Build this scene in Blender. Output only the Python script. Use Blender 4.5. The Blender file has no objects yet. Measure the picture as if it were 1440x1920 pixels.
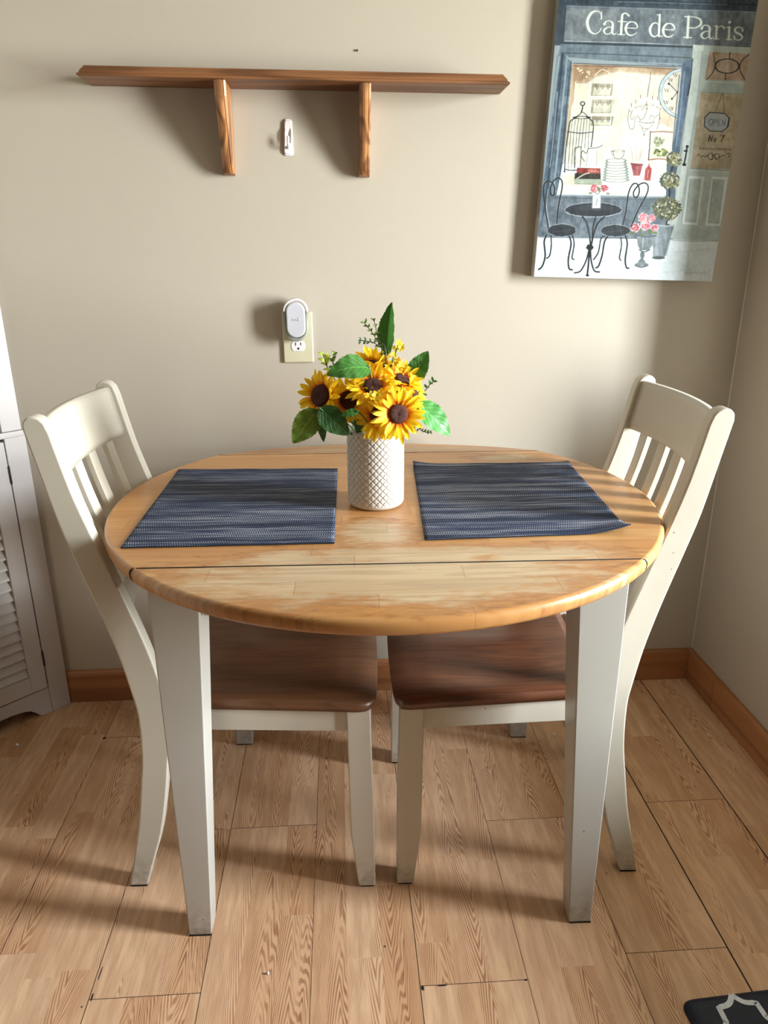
import bpy, bmesh, math, random
import numpy as np
from mathutils import Vector, Matrix
random.seed(7); np.random.seed(7)
SC = bpy.context.scene; COL = SC.collection
PI = math.pi

# ------------------------------------------------------------------ camera
F_PX = 1375.85; HC = 1.23
def rot_cam(p, yw, r):
    cp, sp = math.cos(p), math.sin(p); cy, sy = math.cos(yw), math.sin(yw); cr, sr = math.cos(r), math.sin(r)
    Rx = np.array([[1,0,0],[0,cp,-sp],[0,sp,cp]]); Rz = np.array([[cy,-sy,0],[sy,cy,0],[0,0,1]])
    Rr = np.array([[cr,-sr,0],[sr,cr,0],[0,0,1]]); B = np.array([[1,0,0],[0,0,-1],[0,1,0.]])
    return Rr @ Rx @ B @ Rz
CM = rot_cam(math.radians(19.2938), math.radians(3.3619), math.radians(-.3451))
def at(px, py, Y):
    d = CM.T @ np.array([(px-720)/F_PX, (py-960)/F_PX, 1.]); t = Y/d[1]
    return Vector((t*d[0], t*d[1], HC+t*d[2]))
def project(P):
    c = (P - np.array([0,0,HC])) @ CM.T
    return 720+F_PX*c[:,0]/c[:,2], 960+F_PX*c[:,1]/c[:,2]
cd = bpy.data.cameras.new('camera'); cam = bpy.data.objects.new('camera', cd); COL.objects.link(cam)
cd.sensor_fit = 'VERTICAL'; cd.sensor_height = 36; cd.lens = F_PX*36/1920; cd.clip_start = .02
cam.matrix_world = Matrix(((CM[0][0], -CM[1][0], -CM[2][0], 0), (CM[0][1], -CM[1][1], -CM[2][1], 0), (CM[0][2], -CM[1][2], -CM[2][2], HC), (0,0,0,1)))
SC.camera = cam

# ------------------------------------------------------------------ node helpers
def lin(c):
    return tuple((x/255/12.92 if x/255 <= .04045 else ((x/255+.055)/1.055)**2.4) for x in c) + (1,)
class NT:
    def __init__(s, name, rough=.5, spec=.5):
        s.m = bpy.data.materials.new(name); s.m.use_nodes = True; s.t = s.m.node_tree
        s.b = s.t.nodes['Principled BSDF']; s.b.inputs['Roughness'].default_value = rough
        s.b.inputs['Specular IOR Level'].default_value = spec
    def n(s, typ, **kw):
        nd = s.t.nodes.new(typ)
        for k, v in kw.items(): setattr(nd, k, v)
        return nd
    def put(s, inp, v):
        if v is None: return
        if hasattr(v, 'bl_idname') or hasattr(v, 'is_output'): s.t.links.new(v, inp)
        else: inp.default_value = v
    def math(s, op, a, b=None, c=None, clamp=False):
        nd = s.n('ShaderNodeMath', operation=op); nd.use_clamp = clamp
        s.put(nd.inputs[0], a); s.put(nd.inputs[1], b); s.put(nd.inputs[2], c)
        return nd.outputs[0]
    def mix(s, f, a, b, blend='MIX'):
        nd = s.n('ShaderNodeMix', data_type='RGBA', blend_type=blend)
        s.put(nd.inputs[0], f); s.put(nd.inputs[6], a); s.put(nd.inputs[7], b)
        return nd.outputs[2]
    def ramp(s, f, a, b):       # smooth 0..1 between a and b
        nd = s.n('ShaderNodeMapRange', interpolation_type='SMOOTHSTEP'); s.put(nd.inputs[0], f)
        nd.inputs[1].default_value = a; nd.inputs[2].default_value = b
        return nd.outputs[0]
    def comb(s, x, y, z=0.):
        nd = s.n('ShaderNodeCombineXYZ'); s.put(nd.inputs[0], x); s.put(nd.inputs[1], y); s.put(nd.inputs[2], z); return nd.outputs[0]
    def sep(s, v):
        nd = s.n('ShaderNodeSeparateXYZ'); s.put(nd.inputs[0], v); return nd.outputs
    def noise(s, vec, scale=5., detail=3., rough=.55, dist=0.):
        nd = s.n('ShaderNodeTexNoise'); s.put(nd.inputs['Vector'], vec); nd.inputs['Scale'].default_value = scale
        nd.inputs['Detail'].default_value = detail; nd.inputs['Roughness'].default_value = rough; nd.inputs['Distortion'].default_value = dist
        return nd.outputs[0]
    def wn(s, vec):
        nd = s.n('ShaderNodeTexWhiteNoise', noise_dimensions='3D'); s.put(nd.inputs['Vector'], vec); return nd.outputs[0]
    def obj(s): return s.n('ShaderNodeTexCoord').outputs['Object']
    def pos(s): return s.n('ShaderNodeNewGeometry').outputs['Position']
    def scale(s, v, x, y, z):
        nd = s.n('ShaderNodeMapping'); s.put(nd.inputs['Vector'], v); nd.inputs['Scale'].default_value = (x, y, z); return nd.outputs[0]
    def bump(s, h, strength=.2, dist=.002):
        nd = s.n('ShaderNodeBump'); nd.inputs['Strength'].default_value = strength; nd.inputs['Distance'].default_value = dist
        s.put(nd.inputs['Height'], h); s.t.links.new(nd.outputs[0], s.b.inputs['Normal'])
    def col(s, c): s.put(s.b.inputs['Base Color'], c)
    def rough(s, c): s.put(s.b.inputs['Roughness'], c)

def plain(name, rgb, rough=.5, spec=.5, metal=0., grime=0.):
    k = NT(name, rough, spec); k.b.inputs['Metallic'].default_value = metal
    n = k.noise(k.obj(), 14., 4.)
    c2 = tuple(max(0, v*.9) for v in rgb)
    k.col(k.mix(k.math('MULTIPLY', n, .6), lin(rgb), lin(c2)))
    return k.m

def wood(name, base, dark, axis='x', ring=90., rough=.4, streak=1., tone=None, coat=0.):
    """Stained plank: long stretched grain along the given axis."""
    k = NT(name, rough); v = k.obj(); sx, sy, sz = {'x':(.06,1,1), 'y':(1,.06,1), 'z':(1,1,.06)}[axis]
    w = k.scale(v, sx, sy, sz)
    n1 = k.noise(w, 9., 2., .5)
    r = k.math('SINE', k.math('MULTIPLY', n1, ring))
    r = k.ramp(r, -.6, .95)
    n2 = k.noise(k.scale(v, sx*.5, sy*1, sz*1), 260., 3., .6)
    f = k.math('ADD', k.math('MULTIPLY', r, .65*streak), k.math('MULTIPLY', n2, .35))
    c = k.mix(f, lin(base), lin(dark))
    if tone: c = k.mix(k.ramp(k.noise(v, 5., 2.), .35, .7), c, lin(tone))
    k.col(c); k.bump(n2, .15, .0006)
    if coat: k.b.inputs['Coat Weight'].default_value = coat; k.b.inputs['Coat Roughness'].default_value = .25
    return k.m

# painted white furniture with small chips and scuffs
def paint(name, rgb, chips=True, rough=.38):
    k = NT(name, rough, .5); v = k.obj()
    n = k.noise(v, 5., 4.)
    c = k.mix(n, lin(rgb), lin(tuple(x*.93 for x in rgb)))
    if chips:
        vo = k.n('ShaderNodeTexVoronoi'); k.put(vo.inputs['Vector'], v); vo.inputs['Scale'].default_value = 28.; vo.inputs['Randomness'].default_value = 1.
        d = k.math('ADD', vo.outputs['Distance'], k.math('MULTIPLY', k.noise(v, 160., 2.), .06))
        pick = k.math('GREATER_THAN', k.sep(vo.outputs['Color'])[0], .84)
        dot = k.math('MULTIPLY', k.math('LESS_THAN', d, .085), pick)
        c = k.mix(k.math('MULTIPLY', dot, .75), c, lin((88,68,52)))
        foot = k.math('MULTIPLY', k.ramp(k.sep(k.pos())[2], .11, .0), k.ramp(k.noise(v, 60., 4.), .35, .75))
        c = k.mix(k.math('MULTIPLY', foot, .55), c, lin((112,98,84)))
    k.col(c); k.bump(k.noise(v, 60., 3.), .12, .001)
    return k.m

# ------------------------------------------------------------------ mesh helpers
def link(name, me, mats=None, parent=None):
    o = bpy.data.objects.new(name, me); COL.objects.link(o)
    if mats is not None:
        for m in (mats if isinstance(mats, (list, tuple)) else [mats]): me.materials.append(m)
    if parent: o.parent = parent
    return o
def obj(name, bm, mats, parent=None, smooth=False, bevel=0., segs=2):
    me = bpy.data.meshes.new(name); bmesh.ops.recalc_face_normals(bm, faces=bm.faces); bm.to_mesh(me); bm.free()
    o = link(name, me, mats, parent)
    if smooth:
        for p in me.polygons: p.use_smooth = True
    if bevel:
        b = o.modifiers.new('bevel', 'BEVEL'); b.width = bevel; b.segments = segs; b.limit_method = 'ANGLE'; b.angle_limit = math.radians(35)
        b.harden_normals = False
        for p in me.polygons: p.use_smooth = True
        w = o.modifiers.new('wn', 'WEIGHTED_NORMAL'); w.keep_sharp = True
    return o
def tag(o, label, cat, group=None):
    o['label'] = label; o['category'] = cat
    if group: o['group'] = group
    return o
def thing(name, label, cat, loc=(0,0,0), rz=0., group=None):
    o = bpy.data.objects.new(name, None); COL.objects.link(o); o.location = loc; o.rotation_euler = (0,0,rz); o.empty_display_size = .1
    return tag(o, label, cat, group)
def struct(name, bm, m, **kw):
    o = obj(name, bm, m, **kw); o['kind'] = 'structure'; return o
def box(bm, x0, x1, y0, y1, z0, z1, mi=0):
    vs = [bm.verts.new((x, y, z)) for x in (x0, x1) for y in (y0, y1) for z in (z0, z1)]
    for q in ((0,1,3,2), (4,6,7,5), (0,4,5,1), (2,3,7,6), (0,2,6,4), (1,5,7,3)):
        f = bm.faces.new([vs[i] for i in q]); f.material_index = mi
    return vs
def prism(bm, pts, a, b, axis='y', mi=0):
    """extrude a closed 2D outline; axis is the extrusion direction"""
    def P(u, v, w):
        return {'y': (u, w, v), 'x': (w, u, v), 'z': (u, v, w)}[axis]
    A = [bm.verts.new(P(u, v, a)) for u, v in pts]; B = [bm.verts.new(P(u, v, b)) for u, v in pts]
    n = len(pts); fs = []
    for i in range(n): fs.append(bm.faces.new((A[i], A[(i+1)%n], B[(i+1)%n], B[i])))
    fs.append(bm.faces.new(A[::-1])); fs.append(bm.faces.new(B))
    for f in fs: f.material_index = mi
    return A+B
def B(*args, **kw):
    bm = bmesh.new(); box(bm, *args); return bm
def tube(bm, pts, r, seg=8, mi=0, cap=True):
    pts = [Vector(p) for p in pts]; rr = r if isinstance(r, (list, tuple)) else [r]*len(pts); rings = []
    up = Vector((0,0,1))
    for i, p in enumerate(pts):
        d = (pts[min(i+1, len(pts)-1)]-pts[max(i-1, 0)]).normalized()
        a = d.cross(up if abs(d.z) < .9 else Vector((1,0,0))).normalized(); b = d.cross(a)
        rings.append([bm.verts.new(p+(a*math.cos(2*PI*k/seg)+b*math.sin(2*PI*k/seg))*rr[i]) for k in range(seg)])
    for i in range(len(rings)-1):
        for k in range(seg):
            f = bm.faces.new((rings[i][k], rings[i][(k+1)%seg], rings[i+1][(k+1)%seg], rings[i+1][k])); f.material_index = mi; f.smooth = True
    if cap:
        for g in (rings[0], rings[-1]): bm.faces.new(g).material_index = mi
def lathe(bm, prof, seg=48, c=(0,0), mi=0):
    rings = [[bm.verts.new((c[0]+r*math.cos(2*PI*k/seg), c[1]+r*math.sin(2*PI*k/seg), z)) for k in range(seg)] for r, z in prof]
    for i in range(len(rings)-1):
        for k in range(seg):
            f = bm.faces.new((rings[i][k], rings[i][(k+1)%seg], rings[i+1][(k+1)%seg], rings[i+1][k])); f.material_index = mi; f.smooth = True
    return rings
def catmull(P, n=8):
    P = [Vector(p) if len(p) > 2 else Vector((p[0], p[1], 0)) for p in P]; out = []
    for i in range(len(P)-1):
        a, b, c, d = P[max(i-1,0)], P[i], P[i+1], P[min(i+2, len(P)-1)]
        for k in range(n):
            t = k/n; out.append(.5*((2*b)+(c-a)*t+(2*a-5*b+4*c-d)*t*t+(3*b-a-3*c+d)*t**3))
    out.append(P[-1]); return out

# ------------------------------------------------------------------ room constants
WY = 1.907; WX = 1.046; LX = -1.22; RX = -3.6; FY = -3.4; CZ = 2.5
# ---- wall paint
k = NT('wall_paint', .42, .45); v = k.pos()
big = k.noise(v, 1.3, 3.); c = k.mix(k.math('MULTIPLY', big, .5), lin((184,174,159)), lin((174,163,147)))
vo = k.n('ShaderNodeTexVoronoi'); k.put(vo.inputs['Vector'], v); vo.inputs['Scale'].default_value = 9.
dot = k.math('MULTIPLY', k.math('LESS_THAN', k.math('ADD', vo.outputs['Distance'], k.math('MULTIPLY', k.noise(v, 120., 3.), .03)), .034), k.math('GREATER_THAN', k.sep(vo.outputs['Color'])[1], .72))
c = k.mix(k.math('MULTIPLY', dot, .6), c, lin((110,92,76)))
scr = k.ramp(k.noise(k.scale(v, 3, 3, 14), 6., 5., .7), .70, .74)
c = k.mix(k.math('MULTIPLY', scr, .22), c, lin((168,152,132)))
k.col(c); k.bump(k.noise(v, 130., 3., .6), .10, .0012); WALL = k.m
k = NT('ceiling_paint', .8); k.col(lin((186,180,168))); CEIL = k.m

bm = bmesh.new(); box(bm, LX-.1, WX+.12, WY, WY+.12, 0, CZ); struct('wall_back', bm, WALL)
# left wall: a short return beside the cabinet, then the room widens behind the viewer
bm = bmesh.new(); box(bm, LX-.12, LX, .75, WY, 0, CZ); box(bm, RX, LX, .63, .75, 0, CZ); box(bm, RX-.12, RX, FY, .75, 0, CZ); struct('wall_left', bm, WALL)
# right wall: low wall with an open bay above it, and the window at the far side of the bay
EX = 2.70; OY1 = 1.715; PZ = .50
W0, W1, WZ0, WZ1 = .14, .76, .55, 2.15
bm = bmesh.new()
box(bm, WX, WX+.11, FY, .02, 0, CZ); box(bm, WX, WX+.11, OY1, WY, 0, CZ); box(bm, WX, WX+.11, .02, OY1, 0, PZ); box(bm, WX, WX+.11, OY1-.135, OY1, PZ, .93)
struct('wall_right', bm, WALL)
bm = bmesh.new()
box(bm, EX, EX+.12, -.7, W0, 0, CZ); box(bm, EX, EX+.12, W1, WY+.12, 0, CZ); box(bm, EX, EX+.12, W0, W1, 0, WZ0); box(bm, EX, EX+.12, W0, W1, WZ1, CZ)
box(bm, WX+.11, EX, WY, WY+.12, 0, CZ); box(bm, WX+.11, EX+.12, -.7, -.58, 0, CZ)
struct('wall_bay', bm, WALL)
# front wall behind the camera
bm = bmesh.new()
box(bm, RX-.1, WX+.12, FY-.12, FY, 0, CZ)
struct('wall_front', bm, plain('tan_wall_paint', (128,112,94), .6))
bm = bmesh.new(); box(bm, RX-.12, EX+.12, FY-.12, WY+.12, CZ, CZ+.08); struct('ceiling', bm, CEIL)

# ---- window in the right wall
WHITE = paint('white_trim_paint', (228,226,220), chips=False)
fr = bmesh.new(); t = .03
for z in (WZ0, WZ1-t): box(fr, EX+.03, EX+.08, W0, W1, z, z+t)
for y in (W0, W1-t): box(fr, EX+.03, EX+.08, y, y+t, WZ0, WZ1)
win = struct('window_1', fr, WHITE)
sl = bmesh.new(); box(sl, EX-.03, EX+.03, W0-.04, W1+.04, WZ0-.025, WZ0); 
so = obj('window_sill', sl, WHITE, win)

# ---- floor: laminate boards of three strips, cut as the boards lie
def hsh(*a):
    return random.Random(str(a)).random()
fl = bpy.data.meshes.new('floor'); fv, ff, uv, rn, fm = [], [], [], [], []
def quad(x0, x1, y0, y1, z, mi, r, c):
    i = len(fv); fv.extend([(x0,y0,z), (x1,y0,z), (x1,y1,z), (x0,y1,z)]); ff.append((i,i+1,i+2,i+3)); fm.append(mi)
    uv.extend([(x0-c, y0), (x1-c, y0), (x1-c, y1), (x0-c, y1)]); rn.extend([r]*4)
PW = .1943; X0 = .1155
joint = {-7:.4, -6:1.2, -5:.7, -4:1.719, -3:.963, -2:1.358, -1:1.78, 0:.9505, 1:1.343, 2:2.2, 3:1.377, 4:.8, 5:1.2}
for b in range(-20, 6):
    xa = X0+b*PW; xb = xa+PW; j0 = joint.get(b, hsh(b, 'j')*1.2); g = .0005 if b in (-4, -3, -2, 0, 2) else .0003
    if b in (3, 4): g = .0014
    js = [j0+k_*1.21 for k_ in range(-5, 3)]
    for s in range(3):
        sa = xa+s*PW/3; sb = sa+PW/3; ya = FY
        cuts = sorted(set([y for y in js if FY < y < WY] + [y for y in [(hsh(b, s, 'o')*.40+FY+q*.405+hsh(b, s, q)*.1) for q in range(14)] if FY < y < WY and min(abs(y-j) for j in js) > .06]))
        for y in cuts+[WY]:
            if y-ya < .001: continue
            r = (hsh(b, s, y, 1), hsh(b, s, y, 2), hsh(b, s, y, 3), 1)
            isj = any(abs(y-j) < 1e-6 for j in js)
            cen = (sa+sb)/2+(hsh(b, s, y, 4)-.5)*(.05 if r[2] > .45 else .30)
            quad(max(RX-.1, sa), min(WX+.10, sb), ya, y-(.0012 if isj else 0), 0, 0, r, cen)
            if isj: quad(sa, sb, y-.0012, y, -.0006, 1, r, cen)
            ya = y
    quad(xa-g, xa+g, FY, WY, .00035, 1, (0,0,0,1), xa)
# dark chipped corners where the boards meet
for (cx, cy, sx, sy) in ((.1195,.945,.006,.010), (.305,.949,.007,.004), (.155,.948,.020,.0022), (-.463,.968,.003,.018), (-.662,1.716,.010,.009), (-.462,1.01,.0018,.03), (-.30,1.357,.03,.0012)):
    i = len(fv); n = 7
    for q in range(n):
        a = 2*PI*q/n; rr = .5*(.7+.6*hsh(cx, q)); fv.append((cx+sx*rr*math.cos(a), cy+sy*rr*math.sin(a), .0005)); 
    ff.append(tuple(range(i, i+n))); fm.append(1); uv.extend([(0,0)]*n); rn.extend([(0,0,0,1)]*n)
fl.from_pydata(fv, [], ff); fl.polygons.foreach_set('material_index', fm)
ul = fl.uv_layers.new(name='uv'); ul.data.foreach_set('uv', [c for p in uv for c in p])
ca = fl.color_attributes.new('piece', 'FLOAT_COLOR', 'CORNER'); ca.data.foreach_set('color', [c for p in rn for c in p])
k = NT('oak_laminate', .36, .5)
uvn = k.n('ShaderNodeUVMap', uv_map='uv').outputs[0]; at_ = k.n('ShaderNodeAttribute', attribute_name='piece').outputs['Color']
R = k.sep(at_); U = k.sep(uvn)
off = k.math('MULTIPLY', R[0], 40.)
nv = k.comb(k.math('MULTIPLY', U[0], 13.), k.math('ADD', k.math('MULTIPLY', U[1], 1.5), off), off)
nd = k.math('SUBTRACT', k.noise(nv, 1.6, 3., .5), .5)
u2 = k.math('ADD', U[0], k.math('MULTIPLY', nd, .035))
par = k.math('MULTIPLY', k.math('MULTIPLY', u2, u2), 3600.)
lin_ = k.math('MULTIPLY', k.math('ABSOLUTE', u2), 130.)
sgn = k.math('SUBTRACT', k.math('MULTIPLY', k.math('GREATER_THAN', R[1], .5), 2.), 1.)
val = k.math('ADD', k.math('ADD', par, lin_), k.math('ADD', k.math('MULTIPLY', k.math('MULTIPLY', U[1], sgn), 26.), off))
val = k.math('ADD', val, k.math('MULTIPLY', nd, 7.))
wv = k.math('SINE', k.math('MULTIPLY', val, 2*PI))
line = k.ramp(wv, -.45, .75)
fine = k.noise(k.comb(k.math('MULTIPLY', U[0], 420.), k.math('MULTIPLY', U[1], 14.), off), 1., 3., .6)
brk = k.ramp(k.noise(k.comb(k.math('MULTIPLY', U[0], 60.), k.math('MULTIPLY', U[1], 8.), off), 1., 3.), .25, .62)
lf = k.math('MULTIPLY', k.math('MULTIPLY', line, brk), k.math('ADD', k.math('MULTIPLY', fine, .9), .35), clamp=True)
base = k.mix(R[2], lin((222,184,147)), lin((202,158,118)))
darkc = k.mix(R[1], lin((142,82,52)), lin((122,70,44)))
c = k.mix(k.math('MULTIPLY', lf, .88), base, darkc)
c = k.mix(k.math('MULTIPLY', k.ramp(fine, .5, .8), .22), c, lin((150,108,70)))
v = k.pos()
vo = k.n('ShaderNodeTexVoronoi'); k.put(vo.inputs['Vector'], v); vo.inputs['Scale'].default_value = 15.
dot = k.math('MULTIPLY', k.math('LESS_THAN', vo.outputs['Distance'], .035), k.math('GREATER_THAN', k.sep(vo.outputs['Color'])[0], .85))
c = k.mix(k.math('MULTIPLY', dot, .9), c, lin((52,36,26)))
k.col(c); k.rough(k.math('ADD', k.math('MULTIPLY', fine, .12), .32)); k.bump(k.math('ADD', fine, lf), .08, .0005)
k2 = NT('floor_gap', .9); k2.col(lin((26,17,11)))
fo = link('floor', fl, [k.m, k2.m]); fo['kind'] = 'structure'
# sub floor slab
bm = bmesh.new(); box(bm, RX-.12, EX+.12, FY-.12, WY+.12, -.08, -.002); struct('floor_slab', bm, k2.m)

# ---- baseboards
BW = wood('baseboard_wood_x', (172,116,74), (136,86,52), 'x', 30, .4)
BWY = wood('baseboard_wood_y', (172,116,74), (136,86,52), 'y', 30, .4)
prof = [(0,.002), (.012,.002), (.012,.085), (.010,.094), (.006,.099), (0,.101)]
bm = bmesh.new(); prism(bm, [(WY-.0005-d, z) for d, z in prof], LX, WX-.012, 'x'); struct('baseboard_back', bm, BW)
bm = bmesh.new()
A = [bm.verts.new((WX-.0005-d, WY-(d if d else 0), z)) for d, z in prof]
for ya, yb in (((None), 1.74), (1.7385, FY+.0)):
    a_ = [bm.verts.new((WX-.0005-d, (WY-d if ya is None else ya), z)) for d, z in prof]; b_ = [bm.verts.new((WX-.0005-d, yb+(.0 if ya is None else 0), z)) for d, z in prof]
    for i in range(6): bm.faces.new((a_[i], a_[(i+1)%6], b_[(i+1)%6], b_[i]))
    bm.faces.new(a_[::-1]); bm.faces.new(b_)
for v_ in A: bm.verts.remove(v_)
struct('baseboard_right', bm, BWY)
# thin caulk bead where the walls meet
bm = bmesh.new(); prism(bm, [(WX-.0018, WY), (WX, WY-.0018), (WX, WY)], .1, CZ, 'z'); struct('trim_1', bm, paint('caulk', (214,208,196), False))

# ------------------------------------------------------------------ furniture paint and woods
CREAM = paint('cream_chair_paint', (207,199,182))
TLEG = paint('table_leg_paint', (188,183,172))
PAD = plain('black_rubber_pad', (30,28,27), .8)

# ------------------------------------------------------------------ the table
TZ = .778; TC = (.081, 1.381); TR = .524; TA = math.radians(-1.5)
table = thing('dining_table', 'round drop-leaf dining table with worn honey wood top and cream tapered legs, beside the wall', 'table', (TC[0], TC[1], 0), TA)
k = NT('worn_table_wood', .3, .5); v = k.obj(); S = k.sep(v); X, Y = S[0], S[1]
row = k.math('FLOOR', k.math('MULTIPLY', k.math('ADD', Y, 3.006), 1/.0475))
rr = k.wn(k.comb(row, 3., 1.))
cell = k.math('FLOOR', k.math('ADD', k.math('MULTIPLY', X, 2.6), k.math('MULTIPLY', rr, 9.)))
r1 = k.wn(k.comb(row, cell, 5.)); r2 = k.wn(k.comb(row, cell, 9.))
gv = k.comb(k.math('ADD', k.math('MULTIPLY', X, 1.6), k.math('MULTIPLY', r1, 30.)), k.math('MULTIPLY', Y, 24.), r2)
g1 = k.noise(gv, 1.3, 2., .5, .3)
ring = k.ramp(k.math('SINE', k.math('MULTIPLY', g1, 34.)), -.3, 1.)
g2 = k.noise(k.comb(k.math('MULTIPLY', X, 9.), k.math('MULTIPLY', Y, 330.), r1), 1., 3.)
varn = k.mix(r1, lin((214,164,106)), lin((194,138,82)))
varn = k.mix(k.math('MULTIPLY', ring, .33), varn, lin((174,118,66)))
varn = k.mix(k.math('MULTIPLY', g2, .3), varn, lin((176,118,64)))
bare = k.mix(r2, lin((210,184,148)), lin((194,164,126)))
bare = k.mix(k.math('MULTIPLY', ring, .62), bare, lin((184,156,124)))
# worn areas: where plates and arms rub
def ell(cx, cy, rx, ry):
    a = k.math('MULTIPLY', k.math('SUBTRACT', X, cx), 1/rx); b = k.math('MULTIPLY', k.math('SUBTRACT', Y, cy), 1/ry)
    return k.math('SUBTRACT', 1., k.math('SQRT', k.math('ADD', k.math('MULTIPLY', a, a), k.math('MULTIPLY', b, b))))
wear = ell(0., -.385, .36, .105)
for e in ((.03,-.30,.26,.045), (.24,-.31,.16,.05), (-.16,-.31,.1,.05), (.02,.40,.36,.055), (.30,.28,.1,.04), (-.02,-.2,.08,.08)):
    wear = k.math('MAXIMUM', wear, k.math('SUBTRACT', ell(*e), .12))
wn_ = k.noise(k.comb(k.math('MULTIPLY', X, 9.), k.math('MULTIPLY', Y, 42.), 0.), 1., 5., .68)
wn2 = k.noise(k.comb(k.math('MULTIPLY', X, 30.), k.math('MULTIPLY', Y, 70.), 2.), 1., 4., .6)
wsum = k.math('ADD', wear, k.math('ADD', k.math('MULTIPLY', k.math('SUBTRACT', wn_, .5), 1.5), k.math('MULTIPLY', k.math('SUBTRACT', wn2, .5), .9)))
wm = k.ramp(wsum, -.22, .50)
c = k.mix(wm, varn, bare)
edge = k.math('MULTIPLY', k.ramp(wsum, -.22, -.02), k.math('SUBTRACT', 1., wm))
c = k.mix(k.math('MULTIPLY', edge, .7), c, lin((170,106,48)))
ding = k.ramp(k.noise(k.comb(k.math('MULTIPLY', X, 55.), k.math('MULTIPLY', Y, 150.), 7.), 1., 3., .6), .70, .73)
grit = k.math('MULTIPLY', k.ramp(wsum, -.30, .05), k.math('MULTIPLY', k.ramp(wsum, .45, .1), k.ramp(wn2, .52, .66)))
c = k.mix(k.math('MULTIPLY', grit, .6), c, lin((142,90,44)))
c = k.mix(k.math('MULTIPLY', ding, .75), c, lin((120,66,32)))
sj = k.math('LESS_THAN', k.math('ABSOLUTE', k.math('SUBTRACT', k.math('FRACT', k.math('ADD', k.math('MULTIPLY', X, 2.6), k.math('MULTIPLY', rr, 9.))), .5)), .498)
c = k.mix(k.math('MULTIPLY', k.math('SUBTRACT', 1., sj), .35), c, lin((120,80,45)))
k.col(c); k.rough(k.math('ADD', k.math('MULTIPLY', wm, .14), k.math('ADD', .27, k.math('MULTIPLY', g2, .08))))
k.bump(k.math('SUBTRACT', g2, k.math('MULTIPLY', wm, .5)), .12, .0006)
TOPW = k.m
DARKGAP = plain('seam_shade_grime', (28,20,14), .9)  # seam faces coloured dark: shade and grime of the joint painted on
th = .026; SY0, SY1 = -.335, .342
def top_piece(y0, y1, name, n=120):
    """piece of the round top between two chords with a rounded-over rim"""
    xs = lambda y: math.sqrt(max(0, TR*TR-y*y))
    pts = []
    a0 = math.asin(max(-1, y0/TR)) if y0 > -TR else -PI/2; a1 = math.asin(min(1, y1/TR)) if y1 < TR else PI/2
    for i in range(n+1):
        a = a0+(a1-a0)*i/n; pts.append((TR*math.cos(a), TR*math.sin(a)))
    for i in range(n+1):
        a = a1+(a0-a1)*i/n; pts.append((-TR*math.cos(a), TR*math.sin(a)))
    out = []
    for p in pts:
        if not out or math.hypot(p[0]-out[-1][0], p[1]-out[-1][1]) > 1e-5: out.append(p)
    if math.hypot(out[0][0]-out[-1][0], out[0][1]-out[-1][1]) < 1e-5: out.pop()
    prof = [(.008,TZ), (.0035,TZ-.0015), (.001,TZ-.005), (0,TZ-.010), (.001,TZ-.019), (.004,TZ-.024), (.009,TZ-th)]
    bm = bmesh.new(); rings = []; chord = []
    for d, z in prof:
        s = (TR-d)/TR; ring = []
        for (x, y) in out:
            yy = y*s
            xx = x*s
            if abs(y-y0) < 1e-6 and y0 > -TR: yy = y0+.0024+(0 if z > TZ-.004 else 0); xx = math.copysign(math.sqrt(max(0,(TR*s)**2-yy*yy)), x)
            if abs(y-y1) < 1e-6 and y1 < TR: yy = y1-.0020; xx = math.copysign(math.sqrt(max(0,(TR*s)**2-yy*yy)), x)
            ring.append(bm.verts.new((xx, yy, z))); ring[-1].index = 0
            if d == 0: chord.append((abs(y-y0) < 1e-6 and y0 > -TR) or (abs(y-y1) < 1e-6 and y1 < TR))
        rings.append(ring)
    m = len(out)
    for i in range(len(rings)-1):
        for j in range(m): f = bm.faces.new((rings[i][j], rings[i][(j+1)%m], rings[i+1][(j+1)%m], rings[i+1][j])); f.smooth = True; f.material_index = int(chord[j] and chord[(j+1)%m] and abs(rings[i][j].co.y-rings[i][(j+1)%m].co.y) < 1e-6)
    bm.faces.new(rings[0]); bm.faces.new(rings[-1][::-1])
    return bm
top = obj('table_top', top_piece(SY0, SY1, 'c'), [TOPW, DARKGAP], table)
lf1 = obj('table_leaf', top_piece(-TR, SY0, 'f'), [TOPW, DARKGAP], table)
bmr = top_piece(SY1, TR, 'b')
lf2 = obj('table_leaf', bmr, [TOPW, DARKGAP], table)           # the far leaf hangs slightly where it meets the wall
dr = math.radians(6.8)
lf2.matrix_local = Matrix.Translation((0,SY1,TZ)) @ Matrix.Rotation(-dr, 4, 'X') @ Matrix.Translation((0,-SY1,-TZ)) @ Matrix.Diagonal((1,1,1,1))
lf2['label'] = 'far leaf drooping slightly against the wall'
# legs
for sx in (-1, 1):
    for sy in (-1, 1):
        ox, oy = sx*.388, sy*.312; bm = bmesh.new()
        r0, r1 = [], []
        for (wz, w) in ((0.003,.043), (.03,.045), (TZ-th-.001,.083)):
            vs = [bm.verts.new((ox-sx*w*a, oy-sy*w*b_, wz)) for a, b_ in ((0,0),(1,0),(1,1),(0,1))]
            r1.append(vs)
        for i in range(2):
            for j in range(4): bm.faces.new((r1[i][j], r1[i][(j+1)%4], r1[i+1][(j+1)%4], r1[i+1][j]))
        bm.faces.new(r1[0][::-1]); bm.faces.new(r1[-1])
        lg = obj('leg', bm, TLEG, table, bevel=.0025)
        obj('foot_pad', B(min(ox,ox-sx*.041), max(ox,ox-sx*.041), min(oy,oy-sy*.041), max(oy,oy-sy*.041), 0, .003), PAD, lg)
az0, az1 = TZ-th-.075, TZ-th-.001
for y in (-.300, .284): obj('apron', B(-.305, .305, y, y+.016, az0, az1), TLEG, table, bevel=.001)
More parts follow.
